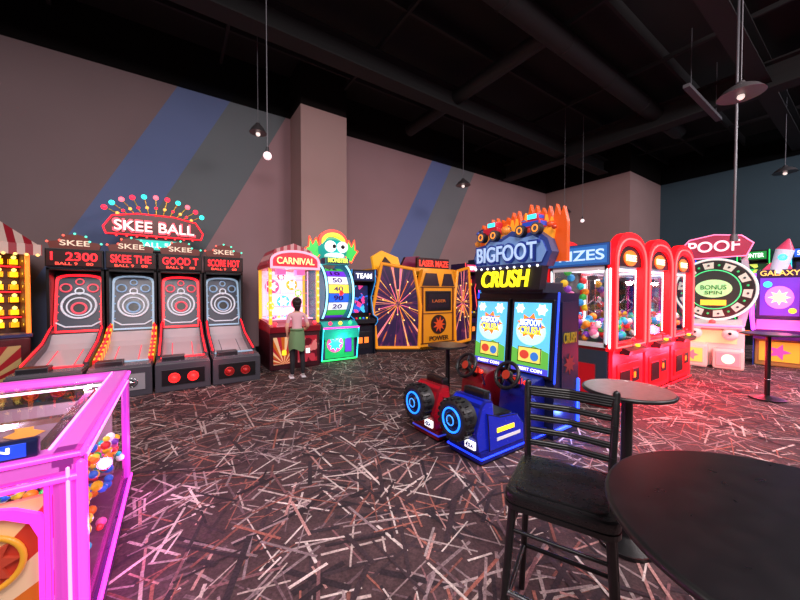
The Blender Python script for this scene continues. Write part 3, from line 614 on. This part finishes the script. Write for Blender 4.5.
b.cyl((0,.25,cz),(0,.45,cz),.68,.68,pbr('#20242a',.35),48); b.torus((0,.25,cz),(0,1,0),.67,.025,em('#c8e0d8',.6),48,8); b.torus((0,.23,cz),(0,1,0),.43,.012,em('#40d880',1.),40,6)
for i in range(n):
    a0=6.28318*i/n;a1=6.28318*(i+1)/n; o=[(math.cos(a)*r_,cz+math.sin(a)*r_) for a,r_ in((a0,.47),(a0,.61),(a1,.61),(a1,.47))]
    b.quad([(p[0],.24,p[1]) for p in o],em('#b8c8b8',.4) if i%2 else em('#141a14',.3))
    am=(a0+a1)/2; b.sph((math.cos(am)*.54,.235,cz+math.sin(am)*.54),.026,em('#30b868',.8) if i%2==0 else em('#303838',.3),sub=1)
b.prism(ell(0,cz,.42,.42,36),'xz',.22,.25,em('#1c302a',.4)); b.prism(ell(0,cz+.02,.3,.2,30),'xz',.2,.22,em('#a0e098',.7)); b.text('BONUS',0,.19,cz+.05,.42,.1,em('#107030',.4),.006); b.text('SPIN',0,.19,cz-.07,.28,.08,em('#107030',.4),.006)
b.box(-.22,.22,.2,.24,cz-.36,cz-.22,em('#f0c840',.8),.01)
b.part('supports')
for sx in(-1,1): b.prism([(sx*.5,.86),(sx*.62,1.6),(sx*.52,2.4),(sx*.42,2.4),(sx*.48,1.6),(sx*.36,.86)],'xz',.46,.7,pbr('#c8b8c8',.35))
b.part('topper_sign'); sg=[(-.5,2.38),(-.58,2.62),(-.42,2.82),(.0,2.9),(.42,2.84),(.6,2.66),(.5,2.4)]
b.prism(sg,'xz',.3,.42,pbr('#802038',.4),em('#8c2040',.5)); b.text('POOF',-.02,.28,2.64,.84,.24,em('#f8d8e0',.9),.02)
b.tube([(x,.29,z) for x,z in sg],.014,em('#ff80b0',1.2),6,True)
b.done()
# ---------------------------------------------------------------- rocket game
b=B('rocket_arcade_game',(10.72,1.27,0),R(-82))
b.part('base'); b.box(-.36,.36,.1,.95,0,.7,pbr('#a08040',.35),.03); b.box(-.3,.3,.08,.1,.1,.55,em('#d8a830',.5),.01); b.prism(star(0,.32,.18,.08,5),'xz',.07,.08,em('#e04090',.9))
b.prism([(-.1,.6),(-.12,.78),(.5,1.0),(.95,1.0),(.95,.6)],'yz',-.38,.38,pbr('#401860',.35)); b.quad([(-.34,-.08,.81),(.34,-.08,.81),(.34,.45,1.0),(-.34,.45,1.0)],em('#f060b8',.9))
b.part('display'); b.box(-.36,.36,.7,.95,1.0,2.0,pbr('#301850',.4)); b.box(-.3,.3,.68,.7,1.08,1.95,em('#6a38c0',.6)); b.prism(ell(0,1.5,.22,.26),'xz',.66,.68,em('#f080c8',.9)); b.prism(star(0,1.5,.18,.09,8),'xz',.64,.66,em('#ffe8a0',1.)); b.prism(ell(-.18,1.8,.07,.07),'xz',.66,.68,CY); b.prism(ell(.2,1.2,.06,.06),'xz',.66,.68,YEL)
for sx in(-1,1):
    b.tube([(sx*.39,-.1,.8),(sx*.42,-.08,1.1),(sx*.43,.1,1.5),(sx*.42,.4,1.85),(sx*.38,.8,2.05)],.028,em('#b848ff',2.2),10)
    b.tube([(sx*.36,-.06,.8),(sx*.39,-.02,1.1),(sx*.40,.16,1.45),(sx*.39,.5,1.75),(sx*.36,.8,1.9)],.018,em('#ff50c0',2.),10)
    b.prism([(.0,.0),(.0,.6),(.8,2.0),(.95,2.0),(.95,.0)],'yz',sx*.37,sx*.385,pbr('#2848a8',.4))
b.part('topper_rocket'); b.X=Matrix.Translation((-.05,.8,2.0))@Matrix.Rotation(R(12),4,'Y')
b.cyl((0,0,.05),(0,0,.6),.13,.15,em('#c8d8e8',.35),24); b.cyl((0,0,.6),(0,0,.85),.15,.02,em('#c04060',.6),24); b.torus((0,-.14,.42),(0,1,0),.06,.015,CY,20,6); b.sph((0,-.12,.42),.055,em('#60d0ff',1.))
for s_ in(-1,1): b.prism([(0,0),(s_*.3,-.02),(s_*.16,.28),(0,.3)],'xz',-.012,.012,em('#d04068',.6))
b.X=Matrix.Identity(4); b.text('GALAXY',0,.66,2.06,.6,.12,em('#f0c860',1.1),.01); b.box(-.36,.36,.68,.95,1.98,2.14,pbr('#301850'))
b.done()
b=B('shooting_arcade_game',(10.9,.25,0),R(-80))
b.part('cabinet'); b.box(-.42,.42,.3,1.1,0,2.0,pbr('#202858',.4),.02); b.box(-.36,.36,.28,.3,1.0,1.8,art('shootscr',['#2040c0','#60e0ff','#e04060','#101040'],6,.9)); b.prism([(-.02,0),(-.02,.8),(.3,.95),(.3,0)],'yz',-.4,.4,pbr('#301050',.4)); b.tube([(-.42,.27,.9),(-.42,.27,2.0),(.42,.27,2.0),(.42,.27,.9)],.02,em('#ff40d0',2.))
b.part('marquee'); b.prism([(-.45,2.0),(-.5,2.35),(0,2.5),(.5,2.35),(.45,2.0)],'xz',.25,.4,pbr('#102050'),em('#3090f0',.9)); b.text('SPACE',0,.235,2.22,.6,.2,WHE,.01)
b.part('guns')
for x in(-.18,.18): b.cyl((x,.05,.95),(x,-.08,1.0),.03,.025,em('#ff4040' if x<0 else '#4080ff',.8),12); b.cyl((x,.12,.85),(x,.05,.96),.025,.025,BLK,10)
b.done()
# ---------------------------------------------------------------- near-left crane
b=B('candy_crane_machine',(-.98,1.8,0)); W=.66; D=1.65; H=.98
E1=em('#ff38d0',2.4); PUR=pbr('#5a2070',.3); POST=em('#c040b0',.42); RAIL=em('#c058b8',.34); INN=em('#ff30c8',1.5)
b.part('base'); b.box(-W+.02,W-.02,.02,D-.02,0,.12,pbr('#18101c',.4),.01); b.box(-W+.04,W-.04,.04,D-.04,.12,.2,pbr('#582048'))
b.part('frame')
for sx in(-1,1):
    b.box(sx*W,sx*(W-.085),-.02,.07,.02,H-.02,POST,.025); b.tube([(sx*(W+.002),-.02,.05),(sx*(W+.002),-.02,H-.05)],.015,E1)
    b.box(sx*(W-.085),sx*(W-.105),-.022,.05,.05,H-.1,INN,.004)
    b.tube([(sx*(W-.035),-.026,.05),(sx*(W-.035),-.026,H-.06)],.006,em('#ff90e0',1.6))
    b.box(sx*(W+.003),sx*(W-.01),.065,.09,.05,H-.06,INN)
    b.box(sx*W,sx*(W-.05),D-.06,D,.02,H-.02,em('#a038b0',.45),.015)
    b.box(sx*W,sx*(W-.10),-.02,D,H-.07,H,RAIL,.02); b.tube([(sx*(W-.0),0,H-.02),(sx*(W-.0),D-.02,H-.02)],.012,E1); b.tube([(sx*(W-.1),0.05,H+.0),(sx*(W-.1),D-.06,H)],.006,em('#ff90e0',1.6)); b.tube([(sx*W,0,.12),(sx*W,D,.12)],.011,E1); b.tube([(sx*(W-.005),.08,H-.08),(sx*(W-.005),D-.05,H-.08)],.006,em('#ff90e0',1.6))
    b.box(sx*W,sx*(W-.03),0,D,.02,.12,PUR)
b.box(-W,W,-.02,.08,H-.09,H,RAIL,.02); b.box(-W,W,D-.06,D,H-.07,H,RAIL,.02); b.tube([(-W,-.02,H-.012),(W,-.02,H-.012)],.010,E1); b.tube([(-W,-.02,H-.1),(W,-.02,H-.1)],.013,E1)
b.part('glass_panels')
for sx in(-1,1): b.box(sx*(W-.02),sx*(W-.025),.07,D-.06,.12,H-.07,glass())
b.box(-W+.08,W-.08,D-.04,D-.035,.12,H-.07,glass()); b.box(-W+.09,W-.09,.08,D-.06,H-.03,H-.025,glass())
b.part('front_panel'); b.box(-W+.08,W-.08,.0,.03,.1,H-.16,burst('circus',['#a02c1c','#c8a070','#b05818','#c0a080'],.1,.25,9,.25)); b.ring(arch(W-.09,.12,.7,.86,10,.8),arch(W-.12,.15,.68,.83,10,.8),'xz',-.02,.0,INN)
b.box(-.3,.2,-.03,.0,.16,.4,BLK,.02); b.torus((.4,-.01,.62),(0,1,0),.1,.010,em('#b07820',.6)); b.prism(star(.4,.62,.09,.05,8),'xz',-.015,.0,em('#903020',.5))
b.part('blue_sign'); b.box(-.25,.54,.0,.04,H,H+.07,pbr('#101840',.3),.01); b.box(-.22,.51,-.006,0,H+.01,H+.06,em('#1c40c8',.8)); b.text('PLAY TILL YOU WIN',.14,-.01,H+.043,.66,.022,WHE,.002); b.text('every play wins a prize',.14,-.01,H+.02,.6,.012,em('#80c0ff',1.),.002)
b.part('gantry')
for x in(-.45,.45): b.box(x-.02,x+.02,.1,D-.1,H-.13,H-.1,CHR)
b.box(-.48,.48,.85,.9,H-.12,H-.09,CHR); b.box(-.05,.15,.8,.95,H-.17,H-.1,pbr('#c8c8d0',.3),.01); b.cyl((.05,.87,H-.17),(.05,.87,H-.3),.006,.006,CHR,8); b.cyl((.05,.87,H-.3),(.05,.87,H-.35),.035,.03,CHR,14)
for k in range(3):
    a=6.28318*k/3+.4; c,s_=math.cos(a),math.sin(a); b.tube([(.05+c*.03,.87+s_*.03,H-.33),(.05+c*.09,.87+s_*.09,H-.38),(.05+c*.03,.87+s_*.03,H-.45)],.007,CHR,6)
b.box(-W+.1,W-.1,D-.1,D-.08,.2,.8,pbr('#8a7480',.3)); b.box(-W+.06,-W+.09,.1,D-.1,.2,.85,pbr('#5a3050'))
for x in(-.3,.1,.4): b.prism(star(x,.62,.1,.05,6),'xz',D-.11,D-.1,em(['#c04060','#d09040','#4080b0'][int((x+.3)*2.9)%3],.5))
for y in(.1,D-.1): b.tube([(-W+.1,y,H-.08),(W-.1,y,H-.08)],.009,em('#ffd8f8',2.),8)
b.part('balls'); bc=['#e02830','#f0b818','#2868e0','#30b048','#f07818','#f4f0f0','#e050a0','#8038b8','#18b0b0','#f0e040']
bm_=[em(c,.12) for c in bc]  # slight emission in the balls stands in for interior light
for i in range(950):
    x=random.uniform(-.56,.62); y=random.uniform(.1,1.54); hh=.24+.14*math.sin(y*2.4)+.14*(x>.2)
    b.sph((x,y,.2+random.random()**.6*hh),random.uniform(.018,.03),random.choice(bm_))
b.done()
# ---------------------------------------------------------------- tables and stool
TT=pbr('#0f0e11',.3); TTL=pbr('#54494a',.35); LEG=pbr('#0c0c0e',.35)
def table(x,y,r,h,top):
    b=B('bar_table',(x,y,0)); b.part('top'); b.cyl((0,0,h-.03),(0,0,h-.004),r,r,top,64); b.torus((0,0,h-.017),(0,0,1),r,.013,pbr('#0a0a0b',.4),64,8)
    b.part('pedestal'); b.cyl((0,0,.03),(0,0,h-.03),.032,.032,LEG,20); b.cyl((0,0,h-.05),(0,0,h-.03),.12,.12,LEG,20); b.cyl((0,0,.0),(0,0,.02),r*.66,r*.66,LEG,40); b.cyl((0,0,.02),(0,0,.06),r*.62,.05,LEG,40); b.torus((0,0,.3),(0,0,1),.034,.006,CHR,20,6)
    b.done()
table(1.321,.058,.465,1.0,TT); table(2.36,.91,.24,1.0,TTL); table(3.2,3.5,.27,.87,TT); table(7.37,.98,.3,1.0,TT)
def stool(x,y,rot):
    b=B('bar_stool',(x,y,0),rot)
    b.part('seat'); pts=[]
    for (cx,cy,a0) in((.15,-.16,-90),(.15,.15,0),(-.15,.15,90),(-.15,-.16,180)):
        for k in range(6): a=R(a0+18*k); pts.append((cx+.06*math.cos(a),cy+.05*math.sin(a)))
    b.prism(pts,'xy',.70,.72,LEG); b.prism(pts,'xy',.72,.765,pbr('#0e0d10',.28),None,.014)
    b.prism([(p[0]*.82,p[1]*.82) for p in pts],'xy',.76,.772,pbr('#0e0d10',.28),None,.005)
    b.part('legs')
    ft=[(-.22,-.23),(.22,-.23),(.22,.24),(-.22,.24)]; tp=[(-.175,-.175),(.175,-.175),(.18,.18),(-.18,.18)]
    for a,c in zip(ft,tp): b.cyl((a[0],a[1],0),(c[0],c[1],.71),.015,.017,LEG,10)
    def at(i,z): t=z/.71; return (ft[i][0]+(tp[i][0]-ft[i][0])*t,ft[i][1]+(tp[i][1]-ft[i][1])*t,z)
    for i in range(4): b.cyl(at(i,.26),at((i+1)%4,.26),.011,.011,LEG,8); b.cyl(at(i,.6),at((i+1)%4,.6),.008,.008,LEG,8)
    b.cyl(at(0,.34),at(1,.34),.012,.012,CHR,8)
    b.part('backrest')
    def bp(sx,z): t=(z-.7)/.42; return (sx*(.18+.02*t),.18+.03*t+.06*t*t,z)
    for sx in(-1,1):
        for k in range(6): b.cyl(bp(sx,.7+.07*k),bp(sx,.77+.07*k),.017,.017,LEG,10); b.sph(bp(sx,.77+.07*k),.017,LEG,sub=1)
    for z in(.83,.89,.95,1.01,1.08):
        p,q=bp(-1,z),bp(1,z); m=((p[0]+q[0])/2,p[1]+.025,z)
        for u,v in((p,m),(m,q)):
            for dz in([-.006,.006] if z<1.05 else[-.018,-.006,.006,.018]): b.cyl((u[0],u[1],u[2]+dz),(v[0],v[1],v[2]+dz),.010,.010,LEG,8)
    b.done()
stool(1.405,.786,math.atan2(-.916,.405))
# ---------------------------------------------------------------- pendant lamps
def pendant(xr,d,z,r,kind):
    X=.827*xr+.562*d; Y=-.562*xr+.827*d
    b=B('pendant_lamp',(X,Y,0)); sh=pbr('#5a5658',.35,.6)
    b.part('cord'); b.cyl((0,0,z+.12),(0,0,TOP),.007,.007,pbr('#606066',.5),6); b.cyl((0,0,TOP-.03),(0,0,TOP),.05,.05,BLK,14)
    if kind:
        b.part('shade'); prev=(.04,.14)
        for rr,zz in((.06,.1),(.35*r+.03,.07),(.75*r,.02),(r,-.06)):
            b.cyl((0,0,z+zz),(0,0,z+prev[1]),rr,prev[0],sh,28); prev=(rr,zz)
        b.part('bulb'); b.sph((0,0,z-.085),.045,em('#ffe8e0',.9))
    else:
        b.part('bulb'); b.cyl((0,0,z+.05),(0,0,z+.13),.03,.02,DK,12); b.sph((0,0,z),.06,em('#ffe0e4',1.),sub=3)
    b.done()
pendant(-2.98,7.0,5.02,.17,1); pendant(-1.99,5.0,3.66,.1,0); pendant(1.9,10.,4.9,.22,1); pendant(5.1,5.0,4.62,.27,1); pendant(11.,9.5,5.1,.26,1); pendant(5.4,10.9,4.3,.2,1); pendant(6.05,11,4.0,.1,0)
X=.827*6.1+.562*6.05; Y=-.562*6.1+.827*6.05
b=B('ceiling_hung_pole',(X,Y,0))
b.cyl((0,0,2.65),(0,0,TOP),.02,.02,GRY,10); b.cyl((0,0,2.55),(0,0,2.67),.06,.05,GRY,14); b.done()
# ---------------------------------------------------------------- child
def person():
    J=[('pel',(0,0,.80),(.105,.085)),('sp',(0,.005,.94),(.092,.075)),('ch',(0,0,1.09),(.115,.08)),('uc',(0,.005,1.19),(.10,.07)),('nb',(0,.005,1.245),(.045,.045)),('nk',(0,-.005,1.29),(.037,.037)),('h1',(0,-.015,1.36),(.062,.072)),('h2',(0,-.01,1.43),(.075,.085)),('h3',(0,-.005,1.475),(.05,.06)),
    ('sL',(.135,.005,1.195),(.045,.045)),('eL',(.185,.03,.98),(.034,.034)),('wL',(.165,-.06,.82),(.023,.021)),('hL',(.15,-.10,.765),(.017,.027)),
    ('sR',(-.135,.005,1.195),(.045,.045)),('eR',(-.205,.02,.985),(.034,.034)),('wR',(-.19,-.14,.90),(.023,.021)),('hR',(-.17,-.205,.895),(.027,.017)),
    ('tL',(.08,0,.75),(.078,.08)),('kL',(.085,-.015,.42),(.05,.052)),('cL',(.087,.015,.3),(.045,.05)),('aL',(.088,.01,.085),(.032,.035)),('fL',(.095,-.07,.04),(.035,.032)),('gL',(.1,-.13,.033),(.03,.024)),
    ('tR',(-.08,0,.75),(.078,.08)),('kR',(-.1,-.04,.42),(.05,.052)),('cR',(-.105,-.01,.3),(.045,.05)),('aR',(-.11,.0,.085),(.032,.035)),('fR',(-.12,-.08,.04),(.035,.032)),('gR',(-.125,-.14,.033),(.03,.024))]
    E=[('pel','sp'),('sp','ch'),('ch','uc'),('uc','nb'),('nb','nk'),('nk','h1'),('h1','h2'),('h2','h3'),('uc','sL'),('sL','eL'),('eL','wL'),('wL','hL'),('uc','sR'),('sR','eR'),('eR','wR'),('wR','hR'),('pel','tL'),('tL','kL'),('kL','cL'),('cL','aL'),('aL','fL'),('fL','gL'),('pel','tR'),('tR','kR'),('kR','cR'),('cR','aR'),('aR','fR'),('fR','gR')]
    ix={j[0]:i for i,j in enumerate(J)}
    me=bpy.data.meshes.new('sk'); me.from_pydata([j[1] for j in J],[(ix[a],ix[c]) for a,c in E],[])
    ob=bpy.data.objects.new('sk',me); COL.objects.link(ob); ob.modifiers.new('s','SKIN'); sb=ob.modifiers.new('u','SUBSURF'); sb.levels=2; sb.render_levels=2
    for i,j in enumerate(J): me.skin_vertices[0].data[i].radius=j[2]; me.skin_vertices[0].data[i].use_root=(i==0)
    dg=bpy.context.evaluated_depsgraph_get(); dg.update(); m2=bpy.data.meshes.new_from_object(ob.evaluated_get(dg)); bpy.data.objects.remove(ob)
    skin=pbr('#e0aa90',.55); top=pbr('#d8a8b0',.8); leg=pbr('#1c1a20',.8); shoe=pbr('#d8d0d0',.5); hair=pbr('#1c1210',.55); grn=pbr('#6a8a60',.85)
    def mf(c):
        x,y,z=c
        if z>1.235 : return skin
        if z<.075: return shoe
        if abs(x)>.135 and z<1.05 and z>.72: return skin
        if z>.8: return top
        return leg
    b=B('child',(1.88,6.22,0),R(172)); b.part('figure'); b.mesh(m2,mf)
    for sx,pz,pw in((1,(.15,-.10,.765),(-.08,-.45,-.9)),(-1,(-.17,-.205,.895),(.2,-.97,-.1))):
        p=Vector(pz); d=Vector(pw).normalized(); side=d.cross(Vector((sx,0,0))).normalized()
        for k,(o,L) in enumerate(((-.018,.045),(-.006,.052),(.006,.048),(.018,.038))):
            a=p+d*.015+side*o; m_=a+d*L*.6; e=m_+(d+Vector((-sx*.5,0,-.2))).normalized()*L*.5; b.tube([a,m_,e],.0068,skin,8)
        a=p-d*.01-side*.02; b.tube([a,a+d*.025-side*.018,a+d*.045-side*.02],.0075,skin,8)
    b.part('face')
    for sx in(-1,1):
        b.sph((sx*.03,-.083,1.405),.011,WHT,(1,.6,.7)); b.sph((sx*.03,-.089,1.405),.006,hair); b.sph((sx*.075,.0,1.395),.02,skin,(.4,.8,1.1))
    b.sph((0,-.095,1.38),.012,skin,(.8,1,1.1)); b.sph((0,-.084,1.35),.018,pbr('#a05050',.5),(1,.4,.28))
    b.part('hair'); b.sph((0,.018,1.435),.094,hair,(.95,1.0,1.0),3); b.sph((0,.03,1.37),.08,hair,(.95,.8,.9),3); b.sph((0,.09,1.49),.042,hair,(1,1,.9),3); b.torus((0,.075,1.48),(0,1,1),.028,.01,pbr('#a04060'),16,6)
    for i in range(7): b.cyl((-.05+.017*i,.08,1.36),(-.04+.013*i,.07,1.27),.014,.005,hair,6)
    b.part('jacket')
    N=24; rows=[]
    for z,rx,ry in((.93,.115,.095),(.86,.128,.108),(.74,.142,.122),(.62,.15,.13),(.54,.145,.128)):
        rows.append([b.bm.verts.new((math.sin(a)*rx*(1+.05*math.sin(5*a+z*9)),math.cos(a)*ry*(1+.06*math.sin(4*a)),z+(.03*math.sin(3*a) if z<.55 else 0))) for a in [R(-125+250*k/N) for k in range(N+1)]])
    mi=b.mi(grn)
    for r0,r1 in zip(rows[:-1],rows[1:]):
        for k in range(N): f=b.bm.faces.new((r0[k],r0[k+1],r1[k+1],r1[k])); f.material_index=mi; f.smooth=True
    b.torus((0,.0,.92),(0,0,1),.112,.02,grn,28,8); b.tube([(.0,-.11,.92),(-.03,-.125,.8),(-.04,-.12,.66)],.024,grn,10); b.tube([(.01,-.11,.92),(.04,-.125,.82),(.05,-.125,.7)],.024,grn,10)
    b.part('shoes')
    for x,y in((.097,-.06),(-.12,-.07)): b.box(x-.04,x+.04,y-.11,y+.1,0,.022,WHT,.008)
    b.done()
person()
# ---------------------------------------------------------------- lights
def area(n,loc,size,e,col,rot=(0,0,0)):
    l=bpy.data.lights.new(n,'AREA'); l.energy=e; l.size=size; l.color=col; o=bpy.data.objects.new(n,l); o.location=loc; o.rotation_euler=rot; COL.objects.link(o)
def pt(n,loc,e,col,r=.04):
    l=bpy.data.lights.new(n,'POINT'); l.energy=e; l.color=col; l.shadow_soft_size=r; o=bpy.data.objects.new(n,l); o.location=loc; COL.objects.link(o)
area('ambient_fill_near',(-1,-2.2,6.4),3,800,(1,.9,.89),(R(18),0,R(-30)))  # unseen area fills, here and below, added for the room's ambient light
area('ambient_fill_side',(6,-3.2,6.4),3,760,(1,.86,.87),(R(30),0,R(-10)))
area('ambient_fill_left',(-4.6,3.,6.4),2,220,(1,.88,.88),(0,R(-15),0))
area('ambient_fill_far',(13.5,-3.0,6.4),3,420,(.95,.9,1),(R(30),0,0))
for i,x in enumerate((5.4,6.5,7.6)): pt('claw_machine_red_glow',(x,1.8,.6),45,(1,.03,.07),.1)  # points added to strengthen the red panels' spill on the carpet
pt('rocket_pink_glow',(10.0,1.1,1.0),26,(1,.1,.5),.1)
pt('red_floor_glow',(8.6,1.4,.8),55,(1,.05,.12),.1)  # added in open space to redden the carpet, no fixture here
pt('claw_interior_lamp',(5.42,2.5,1.78),7,(1,1,1)); pt('claw_interior_lamp',(6.52,2.5,1.78),5,(1,.95,.95)); pt('claw_interior_lamp',(7.62,2.5,1.78),5,(1,.95,.95))
pt('crane_interior_lamp',(-.9,2.3,.8),5,(1,.7,.95)); pt('crane_interior_lamp',(-.6,3.1,.8),5,(1,.7,.95))
pt('crane_magenta_glow',(-.22,2.4,.35),6,(1,.15,.8)); pt('crane_magenta_glow',(-.24,3.2,.35),5,(1,.15,.8))  # added for magenta spill on the floor beside the crane
for i in range(4): pt('skeeball_spill',(-1.51+.803*i,8.25,1.9),1.6,(1,.8,.8))  # added fill in front of the playfields, no fixture modelled
for i in range(4): pt('skeeball_red_glow',(-1.51+.803*i,7.4,1.1),4.,(1,.2,.22))  # added red LED spill above the lanes
for i in range(2): pt('skeeball_front_glow',(-1.1+1.6*i,6.2,.5),5,(1,.15,.2))  # added red LED spill before the ball boxes
pt('wheel_green_glow',(3.2,6.95,.5),7,(.3,1,.6)); pt('carnival_spill',(2.1,7.6,1.9),10,(1,.75,.82)); pt('booth_spill',(6.1,6.6,2.4),10,(1,.75,.5))  # points added for coloured spill around these machines, no fixtures modelled
pt('drive_blue_glow',(3.6,1.9,.25),7,(.1,.2,1))
pt('tent_spill',(-2.6,8.1,2.15),6,(1,.7,.3))  # point added for warm spill under the awning
w=bpy.data.worlds.new('World'); sc.world=w; w.use_nodes=True; w.node_tree.nodes['Background'].inputs[0].default_value=(.02,.02,.025,1)
# ---------------------------------------------------------------- camera
cam=bpy.data.cameras.new('cam'); cam.sensor_width=36; cam.lens=14.85; cam.clip_start=.05; co=bpy.data.objects.new('camera',cam); COL.objects.link(co)
co.location=(0,0,1.6); co.rotation_euler=(R(88.8),0,R(-34.2)); sc.camera=co
sc.view_settings.view_transform='Standard'
try: sc.view_settings.look='None'
except Exception: pass
